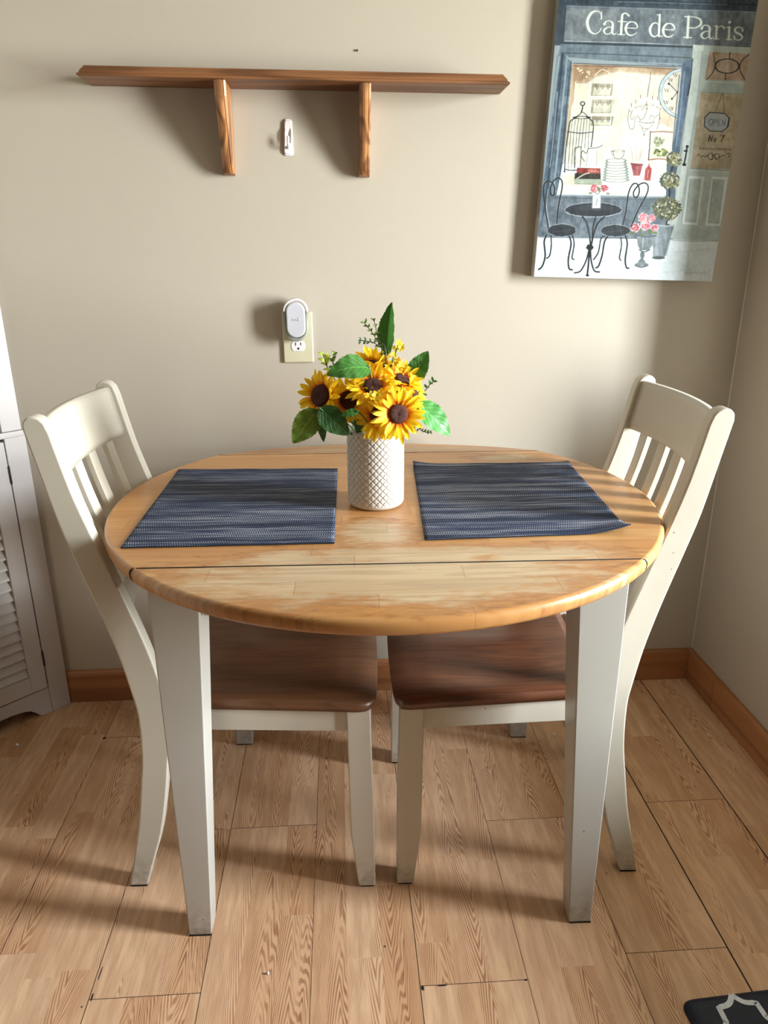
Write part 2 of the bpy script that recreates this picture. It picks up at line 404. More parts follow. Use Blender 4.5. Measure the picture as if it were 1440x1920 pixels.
for x in (-.376, .360): obj('apron', B(x, x+.016, -.228, .228, az0, az1), TLEG, table, bevel=.001)

# ------------------------------------------------------------------ chairs
OUT = [(-.019,.004),(.004,.105),(.018,.17),(.032,.26),(.041,.325),(.044,.41),(.038,.46),(.026,.53),(.012,.59),(-.004,.65),(-.027,.73),(-.046,.80),(-.066,.9),(-.079,.965)]
INN = [(.018,.004),(.036,.062),(.060,.138),(.079,.23),(.088,.29),(.096,.344),(.099,.406),(.095,.47),(.088,.512),(.076,.563),(.062,.612),(.050,.65),(.034,.70),(.014,.76),(-.010,.84),(-.024,.9),(-.036,.958)]
def mid(z):
    f = lambda L: float(np.interp(z, [q[1] for q in L], [q[0] for q in L]))
    return (f(OUT)+f(INN))/2
def sm(L): return [(p.x, p.y) for p in catmull(L, 3)]
def seatwood(name, cols, rough):
    k = NT(name, rough, .5); v = k.obj(); S = k.sep(v)
    row = k.math('FLOOR', k.math('MULTIPLY', k.math('ADD', S[1], k.math('MULTIPLY', S[0], .03)), 17.))
    r = k.wn(k.comb(row, 2., 4.))
    g = k.noise(k.comb(k.math('ADD', k.math('MULTIPLY', S[0], 2.), k.math('MULTIPLY', r, 9.)), k.math('MULTIPLY', S[1], 30.), 0.), 1.5, 3., .55, .4)
    c = k.mix(r, lin(cols[0]), lin(cols[1]))
    c = k.mix(k.math('MULTIPLY', k.ramp(k.math('SINE', k.math('MULTIPLY', g, 30.)), -.2, 1.), .4), c, lin(cols[2]))
    k.col(c); k.bump(g, .08, .0006); k.b.inputs['Coat Weight'].default_value = .25; k.b.inputs['Coat Roughness'].default_value = .3
    return k.m
def make_chair(label, seat_m, loc, rz):
    t = thing('dining_chair', label, 'chair', loc, rz, 'dining chairs at the table')
    # rear posts: one curved sabre piece from floor to the rounded top
    for sy in (-1, 1):
        pts = sm(OUT)+[(-.078,.977),(-.070,.985),(-.060,.986),(-.050,.983),(-.042,.975)]+sm(INN)[::-1]
        a = sy*.1925; b_ = sy*(.1925-.029); bm = bmesh.new(); prism(bm, pts, min(a, b_), max(a, b_), 'y')
        p = obj('rear_post', bm, CREAM, t, bevel=.004, segs=3)
        obj('foot_pad', B(-.017, .016, min(a,b_)+.002, max(a,b_)-.002, 0, .004), PAD, p)
    # front legs: square above, tapering on the inside near the floor
    for sy in (-1, 1):
        a = sy*.2125; b_ = sy*(.2125-.042); bm = bmesh.new()
        prism(bm, [(.437,.426),(.438,.30),(.440,.134),(.4535,.004),(.488,.004),(.487,.2),(.482,.426)], min(a, b_), max(a, b_), 'y')
        p = obj('front_leg', bm, CREAM, t, bevel=.003)
        obj('foot_pad', B(.456, .485, min(a,b_)+.003, max(a,b_)-.003, 0, .004), PAD, p)
    # seat rails
    for sy in (-1, 1):
        bm = bmesh.new(); z0, z1 = .378, .4265
        P = [(.085, sy*.186), (.437, sy*.206), (.437, sy*.186), (.085, sy*.166)]
        prism(bm, P, z0, z1, 'z'); obj('seat_rail', bm, CREAM, t, bevel=.001)
    obj('seat_rail', B(.452, .472, -.170, .170, .378, .4265), CREAM, t, bevel=.001)
    obj('seat_rail', B(.055, .075, -.163, .163, .378, .4265), CREAM, t, bevel=.001)
    # dished seat: grid outline with rounded corners
    bm = bmesh.new(); nx, ny = 40, 36; s0, s1 = .101, .500
    def hw(u):      # half width along the seat
        s = s0+(s1-s0)*u; w = .191+(.222-.191)*u
        rc = .035
        if s > s1-rc: w -= rc-math.sqrt(max(0, rc*rc-(s-(s1-rc))**2))
        return w
    def crown(yv):  return .010*(1-(yv/.23)**2)
    Tp, Bt = [], []
    for i in range(nx+1):
        u = (i/nx); u = 1-(1-u)**1.6 if u > .0 else 0
        ra, rb = [], []
        for j in range(ny+1):
            w = -1+2*j/ny; w = math.copysign(abs(w)**.75, w); yv = w*hw(u); s = s0+(s1-s0)*u-.008*(yv/.23)**2*u
            e = min(1, (1-abs(w))*6)*min(1, (1-u)*9)
            dish = .007*math.exp(-((u-.45)/.28)**2)*(abs(math.sin(PI*min(1,abs(yv)/.2)))**.8)
            z = .4525-dish-(.006*max(0, u-.80)/.20)**1-.0045*(1-e)**2
            ra.append(bm.verts.new((s, yv, z))); rb.append(bm.verts.new((s-.003*(u > .97), yv*.99, .4268)))
        Tp.append(ra); Bt.append(rb)
    for i in range(nx):
        for j in range(ny):
            bm.faces.new((Tp[i][j], Tp[i+1][j], Tp[i+1][j+1], Tp[i][j+1])); bm.faces.new((Bt[i][j], Bt[i][j+1], Bt[i+1][j+1], Bt[i+1][j]))
    for i in range(nx):
        for j in (0, ny): bm.faces.new((Tp[i][j], Bt[i][j], Bt[i+1][j], Tp[i+1][j]))
    for j in range(ny):
        for i in (0, nx): bm.faces.new((Tp[i][j], Tp[i][j+1], Bt[i][j+1], Bt[i][j]))
    st = obj('seat', bm, seat_m, t, smooth=True)
    # top rail: bowed board between the posts
    def bowed(z0, z1, th_, ins, bow, n=20, m=6, rnd=.006):
        bm = bmesh.new(); F, K = [], []
        for j in range(n+1):
            w = -1+2*j/n; yv = w*.1633; f1, k1 = [], []
            for i in range(m+1):
                z = z0+(z1-z0)*i/m; s = mid(z)+ins-bow*(1-w*w)
                tt = th_/2*(1 if 0 < i < m else .62)
                f1.append(bm.verts.new((s+tt, yv, z))); k1.append(bm.verts.new((s-tt, yv, z)))
            F.append(f1); K.append(k1)
        for j in range(n):
            for i in range(m):
                bm.faces.new((F[j][i], F[j+1][i], F[j+1][i+1], F[j][i+1])); bm.faces.new((K[j][i], K[j][i+1], K[j+1][i+1], K[j+1][i]))
            bm.faces.new((F[j][0], K[j][0], K[j+1][0], F[j+1][0])); bm.faces.new((F[j][m], F[j+1][m], K[j+1][m], K[j][m]))
        for j in (0, n):
            for i in range(m): bm.faces.new((F[j][i], F[j][i+1], K[j][i+1], K[j][i]))
        return bm
    obj('top_rail', bowed(.872, .974, .020, .002, .020, m=8), CREAM, t, smooth=True)
    obj('lower_rail', bowed(.596, .638, .020, .002, .024, m=4), CREAM, t, smooth=True)
    for q in range(4):
        yc = -.1633+.3266*(q+.5)/4*1.0; yc *= .93; w = yc/.1633; bm = bmesh.new(); R_ = []
        for i in range(11):
            z = .630+(.880-.630)*i/10; s = mid(z)-.001-.024*(1-w*w)
            R_.append([bm.verts.new((s+a, yc+b_, z)) for a, b_ in ((.006,-.0175),(.006,.0175),(-.006,.0175),(-.006,-.0175))])
        for i in range(10):
            for j in range(4): bm.faces.new((R_[i][j], R_[i][(j+1)%4], R_[i+1][(j+1)%4], R_[i+1][j]))
        bm.faces.new(R_[0]); bm.faces.new(R_[-1])
        obj('back_slat', bm, CREAM, t, bevel=.0015)
    return t
SW1 = seatwood('brown_seat_wood', [(112,74,48), (100,64,40), (74,46,28)], .42)
SW2 = seatwood('cherry_seat_wood', [(108,66,42), (78,38,24), (56,26,16)], .36)
make_chair('cream slat-back chair with plain mid-brown seat, tucked in on the side of the louvered cabinet', SW1, (-.4355, 1.3965, 0), math.radians(-1.5))
make_chair('cream slat-back chair with striped reddish seat, tucked in on the side of the painting', SW2, (.587, 1.3675, 0), math.radians(177.8))

# ------------------------------------------------------------------ placemats
k = NT('woven_placemat', .75, .3); v = k.obj(); S = k.sep(v); X, Y = S[0], S[1]
rh = .0066; yr = k.math('MULTIPLY', Y, 1/rh); fr_ = k.math('FRACT', yr); ri = k.math('FLOOR', yr)
dirn = k.math('SUBTRACT', k.math('MULTIPLY', k.math('MODULO', k.math('ADD', ri, 400.), 2.), 2.), 1.)
ph = k.math('ADD', k.math('MULTIPLY', X, 1/.0040), k.math('MULTIPLY', dirn, k.math('MULTIPLY', fr_, .95)))
st_ = k.ramp(k.math('SINE', k.math('MULTIPLY', ph, 2*PI)), -.15, .6)
gap = k.math('MULTIPLY', k.ramp(k.math('ABSOLUTE', k.math('SUBTRACT', fr_, .5)), .48, .30), st_)
oi = k.n('ShaderNodeObjectInfo').outputs['Random']
streak = k.noise(k.comb(k.math('MULTIPLY', X, 7.), k.math('MULTIPLY', Y, 170.), k.math('MULTIPLY', oi, 60.)), 1., 3., .7)
streak2 = k.noise(k.comb(k.math('MULTIPLY', X, 3.), k.math('MULTIPLY', Y, 45.), k.math('ADD', k.math('MULTIPLY', oi, 90.), 9.)), 1., 2., .6)
sw = k.math('ADD', k.math('MULTIPLY', streak, .65), k.math('MULTIPLY', streak2, .45))
lt = k.ramp(sw, .50, .74)
navy = k.mix(k.ramp(streak2, .35, .65), lin((19,26,43)), lin((32,46,76)))
yarn = k.mix(lt, lin((50,66,100)), lin((218,221,225)))
k.col(k.mix(gap, navy, yarn)); k.bump(gap, .6, .0016); MAT = k.m
MEDGE = plain('mat_edge', (30,34,44), .8)
def placemat(label, corners, curls):
    """corners: front-left, front-right, back-right, back-left"""
    c = [Vector((a[0], a[1], TZ)) for a in corners]; o = (c[0]+c[1]+c[2]+c[3])/4
    ax = ((c[1]-c[0])+(c[2]-c[3])).normalized(); rz = math.atan2(ax.y, ax.x)
    inv = Matrix.Rotation(-rz, 3, 'Z'); lc = [inv @ (q-o) for q in c]
    bm = bmesh.new(); nx, ny = 50, 66; T_, U_ = [], []
    for i in range(nx+1):
        a_, b_ = [], []
        for j in range(ny+1):
            u, w = i/nx, j/ny; p = lc[0]*(1-u)*(1-w)+lc[1]*u*(1-w)+lc[2]*u*w+lc[3]*(1-u)*w
            z = .0004+.0006*math.sin(u*9+w*4)**2
            for (cu, cw, r, h) in curls:
                d = math.hypot((u-cu)*.355, (w-cw)*.46); z += h*max(0, 1-d/r)**2
            b_.append(bm.verts.new((p.x, p.y, z))); a_.append(bm.verts.new((p.x, p.y, z+.0022)))
        T_.append(a_); U_.append(b_)
    for i in range(nx):
        for j in range(ny):
            bm.faces.new((T_[i][j], T_[i+1][j], T_[i+1][j+1], T_[i][j+1])).smooth = True; bm.faces.new((U_[i][j], U_[i][j+1], U_[i+1][j+1], U_[i+1][j]))
    for i in range(nx):
        for j in (0, ny): bm.faces.new((T_[i][j], U_[i][j], U_[i+1][j], T_[i+1][j])).material_index = 1
    for j in range(ny):
        for i in (0, nx): bm.faces.new((T_[i][j], T_[i][j+1], U_[i][j+1], U_[i][j])).material_index = 1
    m = obj('placemat', bm, [MAT, MEDGE]); m.location = o; m.rotation_euler.z = rz
    return tag(m, label, 'placemat', 'woven placemats on the table')
placemat('flat navy and white woven placemat, between the vase and the cabinet-side chair', [(-.366,1.140),(-.016,1.135),(-.010,1.585),(-.365,1.605)], [])
placemat('navy and white woven placemat with upturned corners, between the vase and the painting-side chair', [(.135,1.138),(.489,1.146),(.517,1.594),(.161,1.608)], [(1,0,.085,.015), (0,1,.06,.007), (1,1,.05,.004)])

# ------------------------------------------------------------------ vase
VC = (.0635, 1.341); VR = .0535; VH = .148
vase = thing('vase', 'off-white ceramic cylinder vase with quilted diamond relief, holding sunflowers on the table', 'vase', (VC[0], VC[1], TZ+.0005))
CER = NT('cream_ceramic', .33, .5); CER.col(CER.mix(CER.noise(CER.obj(), 30., 3.), lin((208,200,190)), lin((194,185,175)))); CER = CER.m
BIS = plain('bisque_rim', (196,160,130), .7)
me = bpy.data.meshes.new('body'); nt, nz = 540, 210; vv = []
prof = []
for i in range(nz+1):
    z = VH*i/nz
    if z < .010: r = VR-.010+math.sqrt(max(0, .010**2-(.010-z)**2))
    elif z > VH-.006: r = VR-.006+math.sqrt(max(0, .006**2-(z-(VH-.006))**2))
    else: r = VR
    vv.append((z, r))
ZZ, TT = np.meshgrid(np.array([q[0] for q in vv]), np.arange(nt)/nt*2*PI, indexing='ij'); RR = np.repeat(np.array([q[1] for q in vv])[:,None], nt, 1)
N_ = 27; pz = .0132
a_ = TT*N_/(2*PI)+ZZ/pz; b_ = TT*N_/(2*PI)-ZZ/pz
fa = np.abs((a_ % 1)-.5)*2; fb = np.abs((b_ % 1)-.5)*2      # 1 on the groove lines
gr = np.clip((np.maximum(fa, fb)-.80)/.20, 0, 1)
msk = np.clip((ZZ-.008)/.004, 0, 1)*np.clip((VH-.004-ZZ)/.004, 0, 1)
RR = RR-msk*(.0013*gr**.8)+msk*.0004*(1-np.maximum(fa, fb))
P3 = np.stack([RR*np.cos(TT), RR*np.sin(TT), ZZ], -1).reshape(-1, 3)
idx = np.arange((nz+1)*nt).reshape(nz+1, nt); q0 = idx[:-1]; q1 = idx[1:]
faces = np.stack([q0, np.roll(q0, -1, 1), np.roll(q1, -1, 1), q1], -1).reshape(-1, 4)
verts = P3.tolist(); faces = faces.tolist(); faces.append(list(range(nt))[::-1])
me.from_pydata(verts, [], faces)
for p in me.polygons: p.use_smooth = len(p.vertices) == 4
link('body', me, CER, vase)
bm = bmesh.new(); lathe(bm, [(VR-.003, VH-.0005), (VR-.0065, VH-.001), (VR-.008, VH-.01), (VR-.008, .02), (.0, .012)], 64); obj('inner_wall', bm, CER, vase)
bm = bmesh.new(); lathe(bm, [(.0, .0002), (VR-.0085, .0002), (VR-.0062, .0022), (.0, .0022)], 64); obj('foot_ring', bm, BIS, vase)

# ------------------------------------------------------------------ flowers
def petalmat():
    k = NT('sunflower_petal', .55, .35); at_ = k.n('ShaderNodeAttribute', attribute_name='rad').outputs['Color']; S = k.sep(at_)
    c = k.mix(k.ramp(S[0], .10, .46), lin((240,122,22)), lin((255,218,36)))
    c = k.mix(k.math('MULTIPLY', k.ramp(S[0], .6, 1.), .4), c, lin((255,234,70)))
    c = k.mix(k.math('MULTIPLY', S[1], .35), c, lin((238,160,18)))
    k.col(c); k.b.inputs['Subsurface Weight'].default_value = .0
    tr = k.n('ShaderNodeBsdfTranslucent'); k.put(tr.inputs[0], c); mx = k.n('ShaderNodeMixShader'); mx.inputs[0].default_value = .3
    k.t.links.new(k.b.outputs[0], mx.inputs[1]); k.t.links.new(tr.outputs[0], mx.inputs[2]); k.t.links.new(mx.outputs[0], k.t.nodes['Material Output'].inputs[0])
    return k.m
PET = petalmat()
k = NT('seed_disc', .85); k.col(k.mix(k.ramp(k.noise(k.obj(), 900., 2.), .4, .65), lin((44,20,14)), lin((98,46,30)))); k.bump(k.noise(k.obj(), 1200., 2.), .8, .001); DISC = k.m
def leafmat(name, a, b_, trans=.25, rough=.4):
    k = NT(name, rough, .5); at_ = k.n('ShaderNodeAttribute', attribute_name='rad').outputs['Color']; S = k.sep(at_)
    c = k.mix(k.noise(k.obj(), 60., 4.), lin(a), lin(b_))
    vein = k.ramp(k.math('SINE', k.math('ADD', k.math('MULTIPLY', S[0], 44.), k.math('MULTIPLY', S[1], -16.))), .72, 1.)
    c = k.mix(k.math('MULTIPLY', vein, .35), c, lin(tuple(x*.6 for x in a)))
    c = k.mix(k.math('MULTIPLY', k.ramp(S[1], .07, .0), .5), c, lin(tuple(min(255, x*1.35) for x in b_)))
    k.col(c); k.bump(vein, .5, .0012)
    tr = k.n('ShaderNodeBsdfTranslucent'); k.put(tr.inputs[0], c); mx = k.n('ShaderNodeMixShader'); mx.inputs[0].default_value = trans
    k.t.links.new(k.b.outputs[0], mx.inputs[1]); k.t.links.new(tr.outputs[0], mx.inputs[2]); k.t.links.new(mx.outputs[0], k.t.nodes['Material Output'].inputs[0])
    return k.m
LGR = leafmat('green_leaf', (48,98,40), (84,142,58)); LDK = leafmat('dark_green_leaf', (34,70,32), (62,104,44)); LBR = leafmat('bright_green_leaf', (72,150,70), (112,188,98), rough=.36)
LOL = leafmat('olive_leaf', (74,100,34), (122,146,56)); LYL = leafmat('lime_leaf', (150,172,50), (190,196,72))
STEM = plain('green_stem', (62,104,48), .5); STEMD = plain('dark_stem', (52,60,34), .6)

def radmesh(name, V, Fc, C, mats, parent, mi=None):
    me = bpy.data.meshes.new(name); me.from_pydata(V, [], Fc)
    ca = me.color_attributes.new('rad', 'FLOAT_COLOR', 'POINT'); ca.data.foreach_set('color', [x for c in C for x in (c[0], c[1], 0, 1)])
    for p in me.polygons: p.use_smooth = True
    return link(name, me, mats, parent)
def petal_fan(n, r0, r1, lift, curl, rnd, V, Fc, C, wid=1., z0=0., droop=0.):
    for q in range(n):
        a = 2*PI*(q+rnd.uniform(-.25,.25))/n; L = (r1-r0)*rnd.uniform(.82,1.08); W = 2*PI*r1/n*.60*wid*rnd.uniform(.85,1.15)
        li = lift+rnd.uniform(-.18,.18); cu = curl+rnd.uniform(-.5,.5); tw = rnd.uniform(-.35,.35); shade = rnd.random(); cup = rnd.uniform(.15,.45)
        i0 = len(V); nu, nw = 9, 4; x = r0; z = z0; ang = li
        for i in range(nu+1):
            u = i/nu; w = W*(math.sin(PI*min(1,(u*.78+.14)))**.8)*(1 if u < .8 else max(.06, math.sqrt(max(0, 1-((u-.8)/.2)**2))))
            for j in range(nw+1):
                s = -1+2*j/nw; yv = s*w/2; zz = z+abs(s)**2*w*cup*.5+s*w*.3*math.sin(tw)
                V.append(((x)*math.cos(a)-yv*math.sin(a), (x)*math.sin(a)+yv*math.cos(a), zz)); C.append((u, shade))
            ang -= cu/nu*1.; x += L/nu*math.cos(ang); z += L/nu*math.sin(ang)
        for i in range(nu):
            for j in range(nw):
                p = i0+i*(nw+1)+j; Fc.append((p, p+1, p+nw+2, p+nw+1))
def orient(o, p, nrm, spin=0.):
    o.matrix_world = Matrix.Translation(p) @ Vector(nrm).normalized().to_track_quat('Z', 'Y').to_matrix().to_4x4() @ Matrix.Rotation(spin, 4, 'Z')
MOUTH = Vector((VC[0], VC[1], TZ+VH-.01))
def sunflower(label, p, nrm, rad, seed, lift=.35, curl=.5, n=17, dr=.0165):
    rad *= 1.1; n += 2
    rnd = random.Random(seed); p = Vector(p); nrm = Vector(nrm).normalized()
    t = thing('sunflower', label, 'flower', (0,0,0), 0, 'sunflowers in the vase'); t.matrix_world = Matrix.Translation(p)
    q = nrm.to_track_quat('Z', 'Y').to_matrix().to_4x4() @ Matrix.Rotation(rnd.random()*6, 4, 'Z')
    V, Fc, C = [], [], []
    petal_fan(n, dr*.88, rad, lift, curl, rnd, V, Fc, C, 1.0, 0)
    petal_fan(n-2, dr*.92, rad*.88, lift+.25, curl+.1, rnd, V, Fc, C, .95, .002)
    o = radmesh('petals', V, Fc, C, PET, t); o.matrix_local = q
    bm = bmesh.new(); rings = lathe(bm, [(dr*1.02,-.001), (dr*1.05,.004), (dr*.98,.0075), (dr*.75,.0095), (dr*.35,.009), (dr*.02,.0085)], 30)
    for vtx in bm.verts: vtx.co += Vector((rnd.uniform(-1,1), rnd.uniform(-1,1), rnd.uniform(-1,1)))*.0005
    o = obj('seed_disc', bm, DISC, t, smooth=True); o.matrix_local = q
    V, Fc, C = [], [], []; petal_fan(9, .003, dr*1.5, -.15, .2, rnd, V, Fc, C, .9, -.004)
    o = radmesh('sepals', V, Fc, C, LGR, t); o.matrix_local = q
    bm = bmesh.new(); base = MOUTH+Vector((rnd.uniform(-.018,.018), rnd.uniform(-.018,.018), -.05))-p
    m1 = -nrm*.035; tube(bm, catmull([Vector(nrm*-.003), m1*.6+Vector((0,0,-.004)), (m1+base)*.5+Vector((0,0,.0)), base], 6), .0028, 8)
    obj('stem', bm, STEM, t)
    return t
def leaf_mesh(base, tip, width, nrm, rnd, serr=.06, fold=.25, arch=.12, name='leaf_blade', mats=None, parent=None, shape=.42):
    base, tip, nrm = Vector(base), Vector(tip), Vector(nrm); d = tip-base; L = d.length; d.normalize()
    side = d.cross(nrm).normalized(); up = side.cross(d).normalized(); V, Fc, C = [], [], []; nu, nw = 44, 8
    for i in range(nu+1):
        u = i/nu; w = width*.5*(math.sin(PI*u**.72)**.78 if 0 < u < 1 else 0)
        w *= 1+serr*(1-2*((u*17) % 1)) if 0 < u < 1 else 1
        for j in range(nw+1):
            s = -1+2*j/nw
            p = base+d*(L*u)+side*(w*s)+up*(arch*L*math.sin(PI*u)+fold*abs(s)*w-.010*L*math.sin(u*26)*abs(s))
            V.append(tuple(p)); C.append((u, abs(s)))
    for i in range(nu):
        for j in range(nw):
            q = i*(nw+1)+j; Fc.append((q, q+1, q+nw+2, q+nw+1))
    return radmesh(name, V, Fc, C, mats, parent)
def big_leaf(label, bpx, tpx, Y, wpx, nrm, m, Yt=None, **kw):
    rnd = random.Random(label); b_ = at(bpx[0], bpx[1], Y); t_ = at(tpx[0], tpx[1], Yt or Y)
    t = thing('leaf', label, 'leaf', b_, 0, 'large leaves in the bouquet'); leaf_mesh(Vector((0,0,0)), t_-b_, wpx*.00106, nrm, rnd, mats=m, parent=t, **kw)
    bm = bmesh.new(); base = MOUTH+Vector((rnd.uniform(-.02,.02), rnd.uniform(-.02,.02), -.05))-b_
    tube(bm, catmull([(t_-b_)*.12, Vector((0,0,0)), base*.4+Vector((0,0,.012)), base], 6), .0013, 6); obj('stalk', bm, STEM, t)
    return t
def sprig(label, pts, Y, m, n=10, sz=.009, seed=1, side=None, name='leafy_sprig', stm=None, pair=True, tipm=None):
    rnd = random.Random(seed); P = [at(x, y, Y) for x, y in pts]; o = P[0]; t = thing(name, label, 'sprig', o, 0, 'leafy sprigs in the bouquet')
    P = [p-o for p in P]; bm = bmesh.new(); base = MOUTH+Vector((rnd.uniform(-.02,.02), rnd.uniform(-.02,.02), -.05))-o
    tube(bm, catmull([base]+P, 6), .0009, 6); obj('stem', bm, stm or STEMD, t)
    V, Fc, C = [], [], []; cur = catmull(P, 12); k_ = 0
    for i in range(n):
        u = (i+.6)/n; c = cur[int(u*(len(cur)-1))]; c2 = cur[min(len(cur)-1, int(u*(len(cur)-1))+1)]; d = (c2-c).normalized() if (c2-c).length > 1e-6 else Vector((0,0,1))
        for sg in ((-1, 1) if pair else (1,)):
            rv = Vector((rnd.uniform(-1,1), rnd.uniform(-1,1), rnd.uniform(-.3,1))).normalized()
            sd = d.cross(Vector((0,1,0))).normalized()*sg; tip = c+(sd+d*.7+rv*.5).normalized()*sz*rnd.uniform(.7,1.2)
            nr = (Vector((0,-1,.5))+rv*.7).normalized(); i0 = len(V); dd = tip-c; L = dd.length; dn = dd.normalized(); si = dn.cross(nr).normalized(); up = si.cross(dn)
            for a in range(7):
                uu = a/6; w = sz*.27*math.sin(PI*uu**.85) if 0 < uu < 1 else 0
                for b2 in (-1, 0, 1): V.append(tuple(c+dn*(L*uu)+si*(w*b2)+up*(.18*L*math.sin(PI*uu)+.3*w*abs(b2)))); C.append((uu, abs(b2)))
            for a in range(6):
                for b2 in (0, 1): q = i0+a*3+b2; Fc.append((q, q+1, q+4, q+3))
    radmesh('small_leaves', V, Fc, C, m, t)
    return t

sunflower('large sunflower facing forward with orange-ringed dark centre, lowest on the right of the bouquet', at(746,776,1.262), (.12,-1,.18), .050, 11, lift=.30, curl=.35, n=19, dr=.0165)
sunflower('shaded sunflower half hidden behind the large front one, over the vase rim', at(712,777,1.283), (-.25,-1,-.15), .050, 12, lift=.25, curl=.5, n=17, dr=.017)
sunflower('sunflower facing up with brown centre, in the middle of the bouquet', at(699,727,1.292), (.0,-.72,.75), .050, 13, lift=.25, curl=.35, n=17, dr=.0165)
sunflower('dark-centred sunflower turned outward at the left edge of the bouquet', at(603,742,1.31), (-.55,-.72,.25), .046, 14, lift=.35, curl=.3, n=18, dr=.019)
sunflower('sunflower with long yellow petals at the very top of the bouquet', at(697,688,1.35), (-.05,-.25,1), .044, 15, lift=.75, curl=.3, n=15, dr=.013)
sunflower('sunflower tilted up and right, behind the large front sunflower', at(752,715,1.32), (.35,-.45,.8), .044, 16, lift=.45, curl=.4, n=16, dr=.014)
sunflower('shaded sunflower between the left edge one and the middle one', at(655,750,1.305), (-.35,-.85,.0), .043, 17, lift=.5, curl=.5, n=15, dr=.016)
sunflower('small sunflower with loose petals at the right edge of the bouquet', at(770,738,1.325), (.75,-.45,.35), .038, 18, lift=.5, curl=.4, n=14, dr=.012)
sunflower('orange-tinged sunflower seen edge on, behind the top of the bouquet', at(722,694,1.37), (.25,.15,1), .038, 19, lift=.8, curl=.3, n=14, dr=.012)

big_leaf('tall folded green leaf standing above the bouquet', (727,664), (735,566), 1.35, 34, (-.75,-1,.0), LGR, fold=.55, arch=.03)
big_leaf('pointed green leaf reaching up at the upper right of the bouquet', (772,714), (803,658), 1.34, 36, (-.3,-1,.25), LGR, fold=.2, arch=.05)
big_leaf('broad shiny bright green leaf hanging at the lower right of the bouquet', (781,757), (844,817), 1.32, 46, (.4,-1,.55), LBR, fold=.18, arch=.06)
big_leaf('dark green leaf lying across the upper left sunflowers', (693,690), (612,704), 1.30, 46, (.05,-.8,.62), LGR, Yt=1.275, fold=.15, arch=.16)
big_leaf('large olive green leaf hanging furthest down on the left', (595,768), (549,831), 1.285, 44, (-.1,-1,.1), LOL, fold=.12, arch=.04)
big_leaf('dark olive leaf with ribs, hanging beside the vase rim on the left', (600,765), (655,816), 1.275, 42, (.0,-1,.15), LDK, fold=.12, arch=.04)
big_leaf('narrow dark leaf pointing down between the two lower left leaves', (604,775), (607,829), 1.30, 18, (-.3,-1,.0), LDK, fold=.3, arch=.04)
big_leaf('small light green leaf in the shade above the vase rim', (672,772), (640,779), 1.262, 14, (.0,-.9,.4), LGR, fold=.2, arch=.08)
big_leaf('dark leaf lowest behind the shaded sunflowers, its tip over the vase rim', (690,772), (668,812), 1.30, 30, (.0,-1,.2), LDK, fold=.12, arch=.04)
big_leaf('dark leaf tucked behind the sunflowers above the vase rim', (665,780), (628,760), 1.33, 34, (.0,-1,.1), LDK, fold=.1, arch=.04)

sprig('twiggy sprig with small olive leaves beside the tall leaf', [(722,672), (708,640), (695,620), (682,604)], 1.335, LOL, 7, .0085, 3)
sprig('twiggy sprig of round dark leaves leaning left below the tall leaf', [(724,670), (706,646), (690,640), (672,638)], 1.33, LDK, 6, .008, 4)
sprig('upright twig tip with pale leaves nearest the tall leaf', [(716,650), (708,630), (704,612), (701,600)], 1.34, LOL, 4, .0085, 5)
sprig('pale green leafy shoot at the upper left of the bouquet', [(622,702), (614,688), (610,676), (606,666)], 1.33, LYL, 4, .014, 6)
sprig('second pale green shoot close to the dark upper left leaf', [(630,696), (626,684), (624,674), (627,662)], 1.34, LOL, 3, .013, 7)
sprig('slim stem of round leaves sticking out at the right of the bouquet', [(775,745), (795,734), (805,722), (814,714)], 1.33, LGR, 5, .009, 8)
sprig('small dark round leaves under the bright leaf on the right', [(778,796), (788,806), (798,810), (808,811)], 1.345, LGR, 6, .007, 9)
YF = leafmat('yellow_blossom', (236,196,30), (250,224,60), .2)
def cluster(label, spots, Y, seed, r=.011):
    rnd = random.Random(seed); o = at(spots[0][0], spots[0][1], Y); t = thing('blossom_cluster', label, 'flower', o, 0, 'tiny yellow blossom clusters')
    for (x, y) in spots:
        c = at(x, y, Y+rnd.uniform(-.008,.008))-o; V, Fc, C = [], [], []
        petal_fan(6, .0005, r, .7, .6, rnd, V, Fc, C, .75, 0)
        b_ = radmesh('blossom', V, Fc, C, YF, t); b_.matrix_local = Matrix.Translation(c) @ Vector((rnd.uniform(-.5,.5), -.7, rnd.uniform(.2,.9))).to_track_quat('Z','Y').to_matrix().to_4x4()
    bm = bmesh.new(); base = MOUTH-o-Vector((0,0,.04)); tube(bm, catmull([base, base*.4+Vector((0,.0,.02)), Vector((0,0,0))], 6), .0012, 6); obj('stem', bm, STEM, t)
cluster('cluster of tiny yellow blossoms right of the tall leaf', [(738,668), (745,676), (752,684), (740,684), (733,694), (748,694), (758,690)], 1.325, 31, .008)
cluster('little yellow blossoms on green tips, highest on the right', [(747,645), (752,652), (741,655)], 1.335, 32, .009)
cluster('loose yellow blossom spilling over the centre sunflower', [(703,750), (694,745), (708,742)], 1.262, 33, .013)

# ------------------------------------------------------------------ wall shelf
SHW = wood('shelf_wood_x', (140,92,56), (92,56,30), 'x', 50, .45); SHZ = wood('shelf_wood_z', (184,128,78), (98,56,28), 'z', 90, .4)
rl = math.radians(-.72)
shelf = thing('wall_shelf', 'brown stained wooden wall shelf on two brackets, empty', 'shelf', (-.076, WY, 1.586)); shelf.rotation_euler = (0, -rl, 0)
